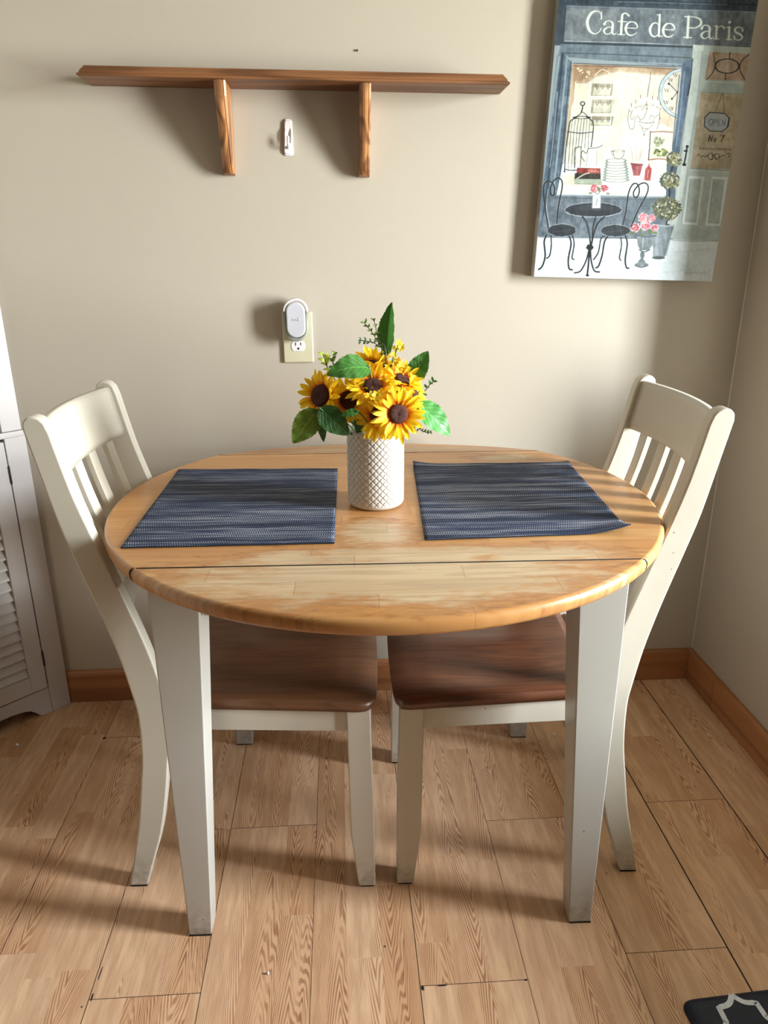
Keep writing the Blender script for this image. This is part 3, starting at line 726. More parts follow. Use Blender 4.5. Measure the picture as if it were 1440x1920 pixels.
# moulded edge on front and ends: stacked outlines
bm = bmesh.new(); hl = .460; dp = .102; rings = []
for ins, z in ((.0,.0), (-.003,.001), (-.003,.005), (.001,.007), (.002,.011), (.006,.016), (.009,.019), (.009,.021), (.011,.022)):
    rings.append([bm.verts.new(p) for p in ((-hl+ins, -.001, z), (hl-ins, -.001, z), (hl-ins, -dp+ins, z), (-hl+ins, -dp+ins, z))])
for i in range(len(rings)-1):
    for j in range(4): bm.faces.new((rings[i][j], rings[i][(j+1)%4], rings[i+1][(j+1)%4], rings[i+1][j]))
bm.faces.new(rings[0]); bm.faces.new(rings[-1])
obj('shelf_board', bm, SHW, shelf)
for bx in (-.1665, .1475):
    bm = bmesh.new(); w = .0125; path = [(-.093, -.0005), (-.088, -.03), (-.030, -.165), (-.022, -.177), (-.010, -.180)]
    # cross-section of the moulded front: raised centre rib with steps
    secs = [(-w, 0), (-w, 0.0), (-w*.72, -.003), (-w*.35, -.0055), (0, -.0065), (w*.35, -.0055), (w*.45, -.003), (w*.72, -.003), (w, 0)]
    R_ = []
    for (y, z) in path:
        ring = [bm.verts.new((bx+sx_, y+dy*min(1, abs(y)/.03), z)) for sx_, dy in secs]
        ring += [bm.verts.new((bx+w, -.001, z)), bm.verts.new((bx-w, -.001, z))]; R_.append(ring)
    m = len(R_[0])
    for i in range(len(R_)-1):
        for j in range(m): bm.faces.new((R_[i][j], R_[i][(j+1)%m], R_[i+1][(j+1)%m], R_[i+1][j]))
    bm.faces.new(R_[0]); bm.faces.new(R_[-1]); bmesh.ops.remove_doubles(bm, verts=bm.verts, dist=1e-6)
    obj('bracket', bm, SHZ, shelf)

# ------------------------------------------------------------------ adhesive hook
HP = plain('white_plastic', (232,226,226), .35)
hk = thing('wall_hook', 'small white plastic adhesive hook on the wall below the shelf', 'hook', (-.105, WY, 1.489)); hk.rotation_euler = (0, math.radians(1.5), 0)
def stadium(w, h, r, n=8, top=1.):
    pts = []
    for (cx, cz, a0) in ((w/2-r, -h/2+r, -PI/2), (w/2*top-r, h/2-r, 0), (-w/2*top+r, h/2-r, PI/2), (-w/2+r, -h/2+r, PI)):
        for i in range(n+1): a = a0+PI/2*i/n; pts.append((cx+r*math.cos(a), cz+r*math.sin(a)))
    return pts
bm = bmesh.new(); prism(bm, stadium(.0225, .077, .006, top=.80), -.0035, -.0003, 'y'); obj('base_plate', bm, HP, hk, bevel=.0012)
bm = bmesh.new()
prism(bm, stadium(.020, .071, .006, top=.80), -.0062, -.0036, 'y'); obj('slide_cover', bm, HP, hk, bevel=.0015)
bm = bmesh.new()
for sx in (-1, 1): tube(bm, [(sx*.0062,-.0065,.018), (sx*.0070,-.0085,.008), (sx*.0072,-.0085,-.012)], [.0008,.0014,.0012], 8)
tube(bm, catmull([(0,-.006,-.022), (0,-.012,-.021), (0,-.0195,-.017), (0,-.021,-.008), (.0,-.019,.000)], 6), .0030, 10)
obj('hook_prong', bm, HP, hk)

# ------------------------------------------------------------------ outlet and plug-in
BEI = plain('beige_plastic', (206,199,168), .4)
pl = thing('wall_outlet', 'beige wall outlet plate with white receptacle, on the wall left of the sunflowers', 'outlet', (-.1030, WY, 1.0355)); pl.rotation_euler = (0, 0, 0)
bm = bmesh.new(); prism(bm, stadium(.0755, .1255, .003), -.0068, -.0002, 'y'); obj('cover_plate', bm, BEI, pl, bevel=.003, segs=3)
BLK = plain('dark_slot', (18,16,15), .8)
for cz, nm in ((-.0215, 'lower'), (.0215, 'upper')):
    pts = [(math.cos(a)*.0175, cz+max(-.0125, min(.0125, math.sin(a)*.0175))) for a in [2*PI*i/40 for i in range(40)]]
    out = []
    for p in pts:
        if not out or math.hypot(p[0]-out[-1][0], p[1]-out[-1][1]) > 1e-6: out.append(p)
    bm = bmesh.new(); prism(bm, out, -.0080, -.0060, 'y'); rc = obj('receptacle', bm, HP, pl, bevel=.0004)
    bm = bmesh.new(); box(bm, -.0078, -.0056, -.0083, -.0078, cz+.001, cz+.0095); box(bm, .0054, .0074, -.0083, -.0078, cz+.002, cz+.009)
    prism(bm, [(.0028*math.cos(2*PI*i/16), cz-.0062+.0027*math.sin(2*PI*i/16)) for i in range(16)], -.0083, -.0078, 'y'); obj('slots', bm, BLK, rc)
ng = thing('plug_in_freshener', 'white oval plug-in with clear lower collar, plugged into the beige outlet', 'plug-in', (-.1045, WY, 1.0800))
LAV = plain('pale_plastic', (196,195,202), .35)
k = NT('clear_plastic', .08); k.b.inputs['Transmission Weight'].default_value = .75; k.b.inputs['IOR'].default_value = 1.45; k.col(lin((225,232,228))); CLR = k.m
def capsule(w, h, n=16, dz=0.):
    r = w/2; pts = []
    for a in np.linspace(0, PI, n+1): pts.append((r*math.cos(a), dz+h/2-r+r*math.sin(a)))
    for a in np.linspace(PI, 2*PI, n+1): pts.append((r*math.cos(a), dz-h/2+r+r*math.sin(a)))
    return pts
bm = bmesh.new(); prism(bm, capsule(.040, .066), -.036, -.0085, 'y'); obj('plug_body', bm, LAV, ng, bevel=.002)
def shell(bm, o_, i_, y0, y1):
    n = len(o_); A_ = [[bm.verts.new((p[0], y, p[1])) for p in L] for L, y in ((o_, y0), (o_, y1), (i_, y1), (i_, y0))]
    return A_, n
# outer ring: white above, clear below
o_ = capsule(.0615, .1035, 24); i_ = capsule(.0495, .0905, 24, .001); m = len(o_)
for part, sel, mt in (('ring', lambda z: z > -.004, HP), ('clear_collar', lambda z: z < .002, CLR)):
    bm = bmesh.new(); keep = [j for j in range(m) if sel(o_[j][1])]
    runs = []
    for j in keep:
        if runs and j == runs[-1][-1]+1: runs[-1].append(j)
        else: runs.append([j])
    if len(runs) > 1 and runs[0][0] == 0 and runs[-1][-1] == m-1: runs = [runs[-1]+runs[0]]+runs[1:-1]
    for run in runs:
        if part == 'ring': run = run
        else: run = ([(run[0]-1) % m]+run+[(run[-1]+1) % m])
        y0, y1 = (-.046, -.020) if part == 'ring' else (-.040, -.012); sh = 1. if part == 'ring' else .955
        prev = None
        for j in run:
            q = [bm.verts.new((P_[0]*sh, y, P_[1])) for P_, y in ((o_[j], y1), (o_[j], y0+.004), (((o_[j][0]+i_[j][0])/2, (o_[j][1]+i_[j][1])/2), y0), (i_[j], y0+.004), (i_[j], y1))]
            if prev:
                for a in range(5): bm.faces.new((prev[a], prev[(a+1)%5], q[(a+1)%5], q[a]))
            else: bm.faces.new(q)
            prev = q
        bm.faces.new(prev[::-1])
    obj(part, bm, mt, ng, smooth=True)
bm = bmesh.new(); prism(bm, capsule(.0455, .084, 20, .001), -.0475, -.034, 'y'); fp = obj('face_plate', bm, LAV, ng, bevel=.003, segs=3)
bm = bmesh.new()
tube(bm, [(-.009,-.0478,-.001), (-.008,-.0478,.005), (-.005,-.0478,.0065)], .0005, 6); tube(bm, [(.009,-.0478,-.001), (.008,-.0478,.005), (.005,-.0478,.0065)], .0005, 6)
for x in (-.004, 0, .004): tube(bm, [(x,-.0478,.0), (x+.0012,-.0478,.004), (x+.0024,-.0478,.0)], .0004, 6)
obj('embossed_mark', bm, HP, fp)

# nail above the shelf
bm = bmesh.new(); p = at(670, 95, WY); lathe(bm, [(.0, 0), (.0022, 0), (.0022, .002), (.001, .0025), (.001, .006)], 12)
nl = obj('nail', bm, plain('steel_nail', (90,80,70), .5, metal=.6)); nl.rotation_euler = (-PI/2, 0, 0); nl.location = (p.x, WY-.004, p.z); tag(nl, 'tiny nail in the wall above the middle of the shelf', 'nail')

# ------------------------------------------------------------------ corner cabinet
CAB = paint('cabinet_paint', (198,191,187), chips=False); HIN = plain('dark_hinge', (60,48,40), .5, metal=.5)
cab = thing('corner_cabinet', 'white louvered corner cabinet with an upper hutch, at the left edge beside the chair', 'cabinet', (-.807, 1.891, 0), PI/4)
# local: +X runs along the face towards the back wall (right), face at y=0, body behind it (+Y)
Wc = .56; a2 = Wc/2
def tri(m_, y0):  # plan of the corner box inset by m_, starting at depth y0 behind the face
    return [(-Wc+y0+m_, y0), (-y0-m_, y0), (-Wc/2, Wc/2-m_*1.4)]
bm = bmesh.new(); prism(bm, [(-Wc+.024, .019), (-.024, .019), (-Wc/2, Wc/2-.012)], .07, .800, 'z'); obj('body', bm, CAB, cab)
bm = bmesh.new(); box(bm, -.054, -.001, 0, .019, 0, .800); obj('stile', bm, CAB, cab, bevel=.0015)
bm = bmesh.new(); box(bm, -Wc+.001, -Wc+.054, 0, .019, 0, .800); obj('stile', bm, CAB, cab, bevel=.0015)
xs0, xs1 = -Wc+.055, -.055
arch = [(xs1, 0), (xs1, .079), (xs0, .079), (xs0, 0), (xs0+.028, .0015)]
ap = [(-.083,.0015), (-.090,.006), (-.100,.018), (-.112,.029), (-.130,.036), (-.16,.040), (-.195,.0405)]
mir = [(-Wc-x, z) for x, z in ap]
bm = bmesh.new(); prism(bm, [(xs1, .0), (xs1, .079), (xs0, .079), (xs0, 0)]+mir+ap[::-1], .0015, .018, 'y'); obj('skirt', bm, CAB, cab)
door = obj('door', (lambda bm: (box(bm, -.1005, -.0570, -.001, .018, .083, .792), box(bm, -Wc+.0570, -Wc+.1005, -.001, .018, .083, .792), box(bm, -Wc+.1005, -.1005, -.001, .018, .083, .131), box(bm, -Wc+.1005, -.1005, -.001, .018, .742, .792), bm)[-1])(bmesh.new()), CAB, cab, bevel=.001)
bm = bmesh.new(); z = .133
while z < .735:
    prism(bm, [(.003, z), (.0145, z+.026), (.0155, z+.033), (.0045, z+.006)], -Wc+.101, -.101, 'x'); z += .0293
obj('louvers', bm, CAB, door)
for hz in (.706, .174):
    bm = bmesh.new(); box(bm, -.0580, -.0535, -.0035, .003, hz-.022, hz+.022); tube(bm, [(-.0557,-.003,hz-.024), (-.0557,-.003,hz+.024)], .0018, 8); obj('hinge', bm, HIN, door)
bm = bmesh.new(); lathe(bm, [(.0,0), (.006,0), (.006,.010), (.014,.014), (.014,.020), (.0,.024)], 20)
kn = obj('knob', bm, CAB, door, smooth=True); kn.matrix_local = Matrix.Translation((-Wc+.08, -.001, .44)) @ Matrix.Rotation(PI/2, 4, 'X')
bm = bmesh.new(); prism(bm, [(-Wc+.003, -.006), (-.003, -.006), (-.003, .002), (-Wc/2, Wc/2-.008), (-Wc+.003, .002)], .8005, .8155, 'z'); obj('ledge', bm, CAB, cab, bevel=.002)
ztop = 2.10
bm = bmesh.new(); box(bm, -.056, -.007, .001, .020, .816, ztop); obj('upper_stile', bm, CAB, cab, bevel=.0015)
bm = bmesh.new(); box(bm, -Wc+.007, -Wc+.056, .001, .020, .816, ztop); obj('upper_stile', bm, CAB, cab, bevel=.0015)
bm = bmesh.new()
for s in (1, -1):       # two side panels running back into the corner
    q = [(-.022, .0205), (-.034, .0205), (-Wc/2, Wc/2-.028), (-Wc/2, Wc/2-.014)] if s == 1 else [(-Wc+.022, .0205), (-Wc/2-.001, Wc/2-.014), (-Wc/2-.001, Wc/2-.028), (-Wc+.034, .0205)]
    prism(bm, q, .816, ztop, 'z')
obj('back_panel', bm, CAB, cab)
for z in (1.25, 1.68, ztop-.02):
    bm = bmesh.new(); prism(bm, [(-Wc+.05, .022), (-.05, .022), (-Wc/2, Wc/2-.035)], z, z+.018, 'z'); obj('shelf_board', bm, CAB, cab)

# ------------------------------------------------------------------ floor mat
k = NT('black_floor_mat', .5, .4); v = k.obj(); vo = k.n('ShaderNodeTexVoronoi'); k.put(vo.inputs['Vector'], k.scale(v, 1, 1.5, 1)); vo.inputs['Scale'].default_value = 170.; vo.inputs['Randomness'].default_value = .25
k.col(k.mix(vo.outputs['Distance'], lin((20,32,56)), lin((10,16,30)))); k.bump(vo.outputs['Distance'], .5, .001); MB_ = k.m
k = NT('grey_mat_print', .55, .4); v = k.obj(); k.col(k.mix(k.ramp(k.noise(v, 400., 2.), .4, .6), lin((226,230,240)), lin((200,207,220)))); MG_ = k.m
fmx = thing('kitchen_mat', 'black cushioned floor mat with grey lattice pattern, at the bottom right corner', 'floor mat', (.562, .890, 0), math.radians(3.5))
# local: corner at origin, +x right, -y towards the viewer
mw, ml, mh = .455, .76, .016
def rrect(x0, x1, y0, y1, r, n=8):
    P_ = []
    for cx, cy, a0 in ((x1-r, y0+r, -PI/2), (x1-r, y1-r, 0), (x0+r, y1-r, PI/2), (x0+r, y0+r, PI)):
        for i in range(n+1): a = a0+PI/2*i/n; P_.append((cx+r*math.cos(a), cy+r*math.sin(a)))
    return P_
bm = bmesh.new(); R_ = []
for ins, z in ((0,.0005), (0,.003), (.003,.009), (.008,.0135), (.014,mh), ):
    R_.append([bm.verts.new((x, y, z)) for x, y in rrect(ins, mw-ins, -ml+ins, -ins, .018)])
for i in range(len(R_)-1):
    for j in range(len(R_[0])): f = bm.faces.new((R_[i][j], R_[i][(j+1)%len(R_[0])], R_[i+1][(j+1)%len(R_[0])], R_[i+1][j])); f.smooth = True
bm.faces.new(R_[0]); bm.faces.new(R_[-1])
obj('mat_body', bm, MB_, fmx)
# lattice: ogee cells (points top, steps at the sides), clipped to the mat
bm = bmesh.new(); cw, ch = .0745, .0745; bw = .0046
def arc(p, q, bul, n=10):
    p, q = Vector(p), Vector(q); m_ = (p+q)/2; nn = Vector((-(q-p).y, (q-p).x)).normalized(); L = (q-p).length
    return [p.lerp(q, i/n)+nn*(bul*L*math.sin(PI*i/n)) for i in range(n+1)]
def cell(cx, cy):
    T_ = (cx, cy+ch*.5); L1 = (cx-cw*.335, cy+ch*.27); 
    qs = []
    # one quarter: top point -> concave arc -> shoulder -> vertical -> small step outwards
    for sx, sy in ((-1,1), (1,1), (-1,-1), (1,-1)):
        a = arc((0, .0625), (-.034, .0445), .17)
        pts = [(cx+(-sx)*p_.x*-1 if False else cx-sx*-p_.x if False else cx+sx*abs(p_.x), cy+sy*p_.y) for p_ in a]
        pts += [(cx+sx*.0355, cy+sy*.0195)]
        pts += [(cx+sx*abs(p_.x), cy+sy*p_.y) for p_ in arc((-.0355, .0195), (-.062, 0), .16)]
        qs.append(pts)
    return qs
zk = [0]
def band(pts, w):
    zk[0] += 1; zo = .00006*(zk[0] % 13)
    pts = [Vector((p_[0], p_[1], 0)) for p_ in pts]; L_, R2 = [], []
    for i, p_ in enumerate(pts):
        d = (pts[min(i+1, len(pts)-1)]-pts[max(i-1, 0)]); d = d.normalized() if d.length > 1e-9 else Vector((1,0,0)); nn = Vector((-d.y, d.x, 0))
        L_.append(bm.verts.new((p_.x+nn.x*w, p_.y+nn.y*w, mh+.0004+zo))); R2.append(bm.verts.new((p_.x-nn.x*w, p_.y-nn.y*w, mh+.0004+zo)))
    for i in range(len(pts)-1): bm.faces.new((L_[i], L_[i+1], R2[i+1], R2[i]))
for ix in range(0, 3):
    for iy in range(0, 5):
        for pts in cell(.088+ix*.132, -.0715-iy*.136): band(pts, bw)
obj('lattice_print', bm, MG_, fmx)

# bits of paper and fluff on the floor
SCR = plain('paper_white', (226,226,228), .7)
for (x, y, s, lb) in ((.554,1.647,.014,'small scrap of white paper on the floor near the far chair leg'), (-.158,.991,.007,'grey-white speck of fluff on the floor in front of the table'), (-.885,1.700,.011,'pale crumb on the floor by the corner cabinet')):
    bm = bmesh.new(); rnd = random.Random(lb); top_ = []; n = 9
    for lay, z in ((1., .0006), (.9, .004), (.4, .006)):
        top_.append([bm.verts.new((s*.6*lay*rnd.uniform(.5,1)*math.cos(2*PI*i/n), s*.38*lay*rnd.uniform(.5,1)*math.sin(2*PI*i/n), z*rnd.uniform(.5,1.2))) for i in range(n)])
    for i in range(2):
        for j in range(n): bm.faces.new((top_[i][j], top_[i][(j+1)%n], top_[i+1][(j+1)%n], top_[i+1][j]))
    bm.faces.new(top_[0]); bm.faces.new(top_[-1])
    o = obj('paper_scrap', bm, SCR); o.location = (x, y, .0004); tag(o, lb, 'debris', 'crumbs on the floor')

# ------------------------------------------------------------------ canvas with the cafe scene (painted surface)
CW, CHT, CD = .452, .612, .0345
cv = thing('canvas_painting', 'tall canvas painting of a cafe front lettered Cafe de Paris, hung by the corner', 'painting', (.4835, WY-.0005, 1.178)); cv.rotation_euler = (0, math.radians(1.9), 0)
cvM = Matrix.Translation((.4835, WY-.0005, 1.178)) @ Matrix.Rotation(math.radians(1.9), 4, 'Y')
NU, NV = 500, 676
U_, V_ = np.meshgrid(np.linspace(0, CW, NU), np.linspace(0, CHT, NV), indexing='xy')
Pl = np.stack([U_.ravel(), np.full(U_.size, -CD-.0003), V_.ravel(), np.ones(U_.size)], -1)
Pw = Pl @ np.array(cvM).T
gx, gy = project(Pw[:, :3]); gx = (gx-980)*3.1304; gy = gy*3.1304       # working coordinates of the picture surface
img = np.zeros((gx.size, 3)); 
gx2, gy2 = gx.reshape(NV, NU), gy.reshape(NV, NU)
rs = np.random.RandomState(3)
def vnoise(sx, sy, seed):
    r_ = np.random.RandomState(seed); G = r_.rand(64, 64); x = gx/sx+100; y = gy/sy+100
    xi, yi = np.floor(x).astype(int), np.floor(y).astype(int); fx, fy = x-xi, y-yi; fx = fx*fx*(3-2*fx); fy = fy*fy*(3-2*fy)
    g = lambda a, b: G[a % 64, b % 64]
    return (g(xi,yi)*(1-fx)+g(xi+1,yi)*fx)*(1-fy)+(g(xi,yi+1)*(1-fx)+g(xi+1,yi+1)*fx)*fy
N1, N2, N3 = vnoise(60,60,1), vnoise(18,24,2), vnoise(7,7,3); N4 = vnoise(12,70,4)
def pc(c, m, var=12, nz=None):
    n_ = (N1[m]-.5)*var*1.0+(N2[m]-.5)*var*.9+(N3[m]-.5)*var*.6+(N4[m]-.5)*var*.6
    return np.array(c, float)[None]+n_[:, None]
def comp(m, c, a, var=12):
    img[m] = img[m]*(1-a[:, None])+pc(c, m, var)*a[:, None]
def poly(pts, c, a=1., var=12, soft=2.):
    P = np.array(pts, float); x0, y0 = P.min(0)-4; x1, y1 = P.max(0)+4
    m = np.where((gx > x0) & (gx < x1) & (gy > y0) & (gy < y1))[0]
    if not len(m): return
    X_, Y_ = gx[m], gy[m]; ins = np.zeros(len(m), bool); d = np.full(len(m), 1e9); n = len(P)
    for i in range(n):
        (ax, ay), (bx, by) = P[i], P[(i+1) % n]
        if ay != by:
            cr_ = ((ay > Y_) != (by > Y_)) & (X_ < (bx-ax)*(Y_-ay)/(by-ay)+ax); ins ^= cr_
        L = (bx-ax)**2+(by-ay)**2+1e-9; t_ = np.clip(((X_-ax)*(bx-ax)+(Y_-ay)*(by-ay))/L, 0, 1)
        d = np.minimum(d, np.hypot(X_-ax-t_*(bx-ax), Y_-ay-t_*(by-ay)))
    s = np.where(ins, d, -d); comp(m, c, np.clip(.5+s/soft, 0, 1)*a, var)
def line(pts, w, c, a=1., smooth=True, var=6):
    """stroke; w is a width or a list of widths, one per point"""
    P = [tuple(p) for p in pts]; W = list(w) if isinstance(w, (list, tuple)) else [w]*len(P)
    if smooth and len(P) > 2:
        cp = catmull([(p[0], p[1], q) for p, q in zip(P, W)], 6); P = [(p.x, p.y) for p in cp]; W = [p.z for p in cp]
    A = np.array(P); mw_ = max(W)+3
    m = np.where((gx > A[:,0].min()-mw_) & (gx < A[:,0].max()+mw_) & (gy > A[:,1].min()-mw_) & (gy < A[:,1].max()+mw_))[0]
    if not len(m): return
    X_, Y_ = gx[m], gy[m]; s = np.full(len(m), -1e9)
    for i in range(len(P)-1):
        (ax, ay), (bx, by) = P[i], P[i+1]; L = (bx-ax)**2+(by-ay)**2+1e-9; t_ = np.clip(((X_-ax)*(bx-ax)+(Y_-ay)*(by-ay))/L, 0, 1)
        s = np.maximum(s, (W[i]+(W[i+1]-W[i])*t_)/2-np.hypot(X_-ax-t_*(bx-ax), Y_-ay-t_*(by-ay)))
    comp(m, c, np.clip(.5+s/1.6, 0, 1)*a, var)
def ellp(cx, cy, rx, ry, c, a=1., var=12, rag=0., ring=0):
    m = np.where((abs(gx-cx) < rx*1.3+5) & (abs(gy-cy) < ry*1.3+5))[0]
    if not len(m): return
    r = np.hypot((gx[m]-cx)/rx, (gy[m]-cy)/ry)+(N3[m]-.5)*rag
    s = (1-r)*min(rx, ry)
    if ring: s = ring/2-abs(s)
    comp(m, c, np.clip(.5+s/1.6, 0, 1)*a, var)
def speck(cx, cy, rx, ry, cols, n, sz, seed):
    r_ = random.Random(seed)
    for _ in range(n):
        a = r_.uniform(0, 2*PI); q = math.sqrt(r_.random()); ellp(cx+rx*q*math.cos(a), cy+ry*q*math.sin(a), sz*r_.uniform(.5,1.2), sz*r_.uniform(.5,1.2), r_.choice(cols), .85, 6, .6)
DKL = (36,42,50); SL = (98,108,120)
img[:] = (150,158,162)
# shop front masonry and pillars
poly([(-50,-200),(1600,-200),(1600,300),(-50,260)], (66,78,90))
poly([(195,-200),(1600,-160),(1600,60),(225,20)], (62,74,86), var=26)
line([(330,-8),(1400,30)], 9, (38,50,62), .8); line([(560,10),(1200,26)], 5, (140,155,160), .5)
poly([(252,36),(1420,72),(1390,275),(238,246)], (112,118,126), var=26)
poly([(262,45),(560,55),(540,235),(250,235)], (132,136,138), .45, 22)
line([(258,34),(800,52),(1400,72)], 4, (150,160,166), .8); line([(255,40),(246,140),(236,246)], 6, (52,62,72)); 
line([(250,240),(700,254),(1340,284)], 4, (190,200,202), .7); line([(236,252),(700,266),(1000,276)], 7, (54,64,74), .9)
poly([(225,258),(1000,282),(1005,400),(205,330)], (112,124,134), var=20)
line([(225,310),(600,322),(1000,340)], 6, (62,72,82), .7); line([(300,352),(620,365),(940,378)], 8, (150,166,172), .7); line([(300,372),(900,392)], 5, (70,76,80), .8)
# left pillar
poly([(225,300),(295,375),(215,1145),(190,1395),(60,1395),(130,1000)], (98,112,126), var=30)
line([(235,320),(170,900),(110,1380)], 16, (52,66,82), .75); line([(262,330),(210,850),(160,1300)], 10, (150,168,178), .75); line([(282,360),(232,900),(205,1150)], 7, (60,74,90), .8)
line([(205,330),(140,900),(95,1200)], 12, (120,136,148), .7); line([(205,540),(175,860),(160,980)], 5, (205,214,216), .55)
# shop window interior
INT = [(292,378),(938,404),(900,700),(868,1000),(846,1152),(200,1142),(240,960),(268,640)]
poly(INT, (214,210,192), var=16)
poly([(292,378),(938,404),(930,450),(800,440),(560,420),(430,450),(330,520),(285,640),(262,860),(250,860)], (186,150,112), .75, 22, 14)
poly([(292,378),(560,388),(420,440),(330,480),(300,520)], (148,106,72), .55, 20, 16); poly([(700,394),(938,404),(925,470),(820,430)], (150,112,82), .5, 20, 14)
poly([(560,400),(860,640),(820,720),(600,560)], (224,216,192), .6, 16, 20); poly([(620,640),(880,640),(860,900),(600,900)], (226,222,208), .5, 14, 30)
poly([(905,500),(880,760),(800,720),(850,520)], (196,160,128), .5, 20, 20)
for y in (405,): line([(300,385),(620,392),(938,408)], 7, (122,84,62), .7)
speck(345,430,50,30,[(226,206,170),(240,226,196)],8,7,1)
# shelf of cups at the back
poly([(312,490),(545,486),(520,760),(300,760)], (216,208,184), .9, 10)
for y0, y1 in ((490,562),(584,664),(682,738)):
    poly([(408,y0),(534,y0+2),(522,y1),(398,y1)], (158,146,126), .85, 34); poly([(420,y0+22),(520,y0+24),(512,y1-4),(410,y1-4)], (214,210,190), .75, 22)
    for x in (430,460,495): line([(x,y0+14),(x+6,y0+34),(x+16,y0+16)], 4, (96,82,68), .6)
    line([(396,y1+8),(530,y1+10)], 8, (232,230,212), .95)
for x in (312,400,536): line([(x,480),(x-24,770)], 6, (232,230,212), .8)
line([(425,440),(470,408),(520,440),(530,480)], 6, (220,206,176), .9)
# counter
poly([(236,960),(868,1005),(846,1152),(200,1142)], (226,230,222), var=8); poly([(240,1010),(480,1060),(470,1110),(240,1090)], (190,168,134), .45, 16, 24)
line([(560,985),(860,1000)], 3, (176,184,178), .8)
# wall clock, cut by the frame
m_ = (gx < 905+30*(1-(gy-400)/600))
sv = img.copy(); ellp(938,548,140,146,(176,190,200),1,18); ellp(942,548,124,130,(208,198,182),1,14); ellp(938,548,140,146,(86,96,104),.8,8,0,4); ellp(942,548,124,130,(120,118,112),.7,8,0,3)
for (x, y) in ((868,468),(845,530),(842,600),(872,636),(895,440)): line([(x-12,y-9),(x-4,y+9)], 4, (88,76,66), .85, False); line([(x,y-10),(x+8,y+8)], 4, (88,76,66), .85, False); line([(x+14,y-8),(x+2,y+10)], 3, (88,76,66), .7, False)
line([(855,488),(908,541),(874,584)], 4, DKL, 1, False); ellp(858,492,7,7,DKL); ellp(876,580,6,6,DKL); ellp(908,541,6,6,DKL)
cl_ = (gx > 938-(gy-404)*.107)|(gy < 404); img[cl_] = sv[cl_]
# chandelier
CHD = (120,104,86); line([(752,418),(746,470),(738,520),(732,570)], 4, (120,84,60), .8)
for x0, y0, h in ((636,610,36),(662,590,34),(690,560,56),(726,600,30),(760,566,44),(790,570,50),(806,600,30)):
    line([(x0,y0),(x0-4,y0+h)], 7, (232,226,208), .95, False); line([(x0+1,y0-2),(x0+2,y0+16)], 5, (136,80,56), .8, False); line([(x0-8,y0+h+6),(x0+4,y0+h+10),(x0+10,y0+h)], 3, CHD, .9)
for pts in ([(626,640),(618,700),(630,755),(652,750),(660,700),(676,680),(690,706)], [(806,640),(800,720),(786,760)], [(690,706),(712,690),(730,640),(720,610)], [(744,700),(756,676),(770,690),(766,720)], [(776,690),(800,672),(808,700)], [(640,660),(632,690),(646,700),(654,680)], [(700,650),(716,620),(738,616)]): line(pts, 3.5, CHD, .85)
poly([(680,714),(772,720),(742,752),(704,748)], (224,222,206)); line([(680,714),(726,722),(772,718)], 4, CHD, .9); line([(686,730),(706,752),(740,754),(764,730)], 3, CHD, .9); line([(700,752),(714,776),(734,752)], 3, CHD, .9); ellp(713,790,5,8,CHD,.8)
# gilt mirror with greenery
line([(756,775),(820,772),(880,776)], 8, (150,104,78), .8); line([(750,770),(745,860),(738,940)], 6, (70,48,36), .85); line([(745,938),(800,932),(850,938)], 9, (160,100,78), .8)
poly([(764,786),(868,790),(850,926),(752,924)], (204,206,184), .9, 20); speck(800,830,32,26,[(132,138,104),(168,168,130),(104,112,84)],26,9,5); speck(808,896,40,20,[(92,110,52),(140,142,70),(70,84,44),(196,192,120)],34,9,6)
# birdcage
for w_, c_ in ((5, DKL),):
    ellp(352,608,12,11,c_,1,4,0,6); line([(352,620),(350,640),(344,658)], 7, c_); line([(300,694),(330,676),(350,658),(372,674),(392,694)], 5, c_); ellp(347,690,42,7,c_,1,4,0,4)
    line([(308,694),(280,712),(270,760),(252,890),(246,998)], 6, c_); line([(390,696),(414,722),(412,780),(402,862)], 6, c_)
    line([(264,772),(340,782),(412,774)], 5, c_, .9); line([(246,992),(280,1000),(318,998)], 6, c_); ellp(246,1006,6,6,c_)
    for i in range(7): x = 294+i*17; line([(x,700),(x-8-(6-i)*.6,780),(x-12-(6-i)*2.6,990 if i < 3 else 868)], 3, (56,58,60), .9)
    line([(304,985),(304,880),(318,868),(342,868),(338,980)], 4, c_, .9)
# jug
poly([(384,872),(436,868),(430,978),(356,982)], (204,214,200)); line([(384,872),(440,866),(468,852)], 4, (92,96,88)); line([(384,874),(372,900),(352,884),(344,914),(362,946)], 4, (60,62,58)); line([(436,880),(432,978)], 3, (128,134,124), .7); line([(384,890),(372,975)], 3, (130,136,126), .7)
# books and fruit
poly([(320,984),(456,988),(458,1018),(316,1016)], (164,60,52), var=30); speck(420,1000,34,10,[(206,140,120),(190,96,80)],12,7,8); poly([(306,1016),(458,1018),(458,1052),(304,1052)], (72,60,48), var=30); line([(318,1050),(356,1026),(392,1014)], 7, (206,198,180), .9)
poly([(304,1050),(462,1052),(464,1078),(302,1076)], (164,174,152), var=18); line([(302,1078),(464,1082)], 3, (84,78,64), .8)
# plates and cup
for i in range(8):
    y = 1056-i*16; rx = 72-(i*1.6 if i < 5 else 4+i*1.6); ellp(548,y,rx,13,(214,218,204),1,8); ellp(548,y,rx,13,(112,120,112),.75,6,0,3)
line([(532,884),(536,918),(552,932),(576,930),(592,912),(596,886)], 3.5, (120,108,96)); ellp(564,886,32,6,(150,140,126),.8,4,0,3); line([(530,890),(520,886),(526,906),(536,908)], 3, (120,108,96))
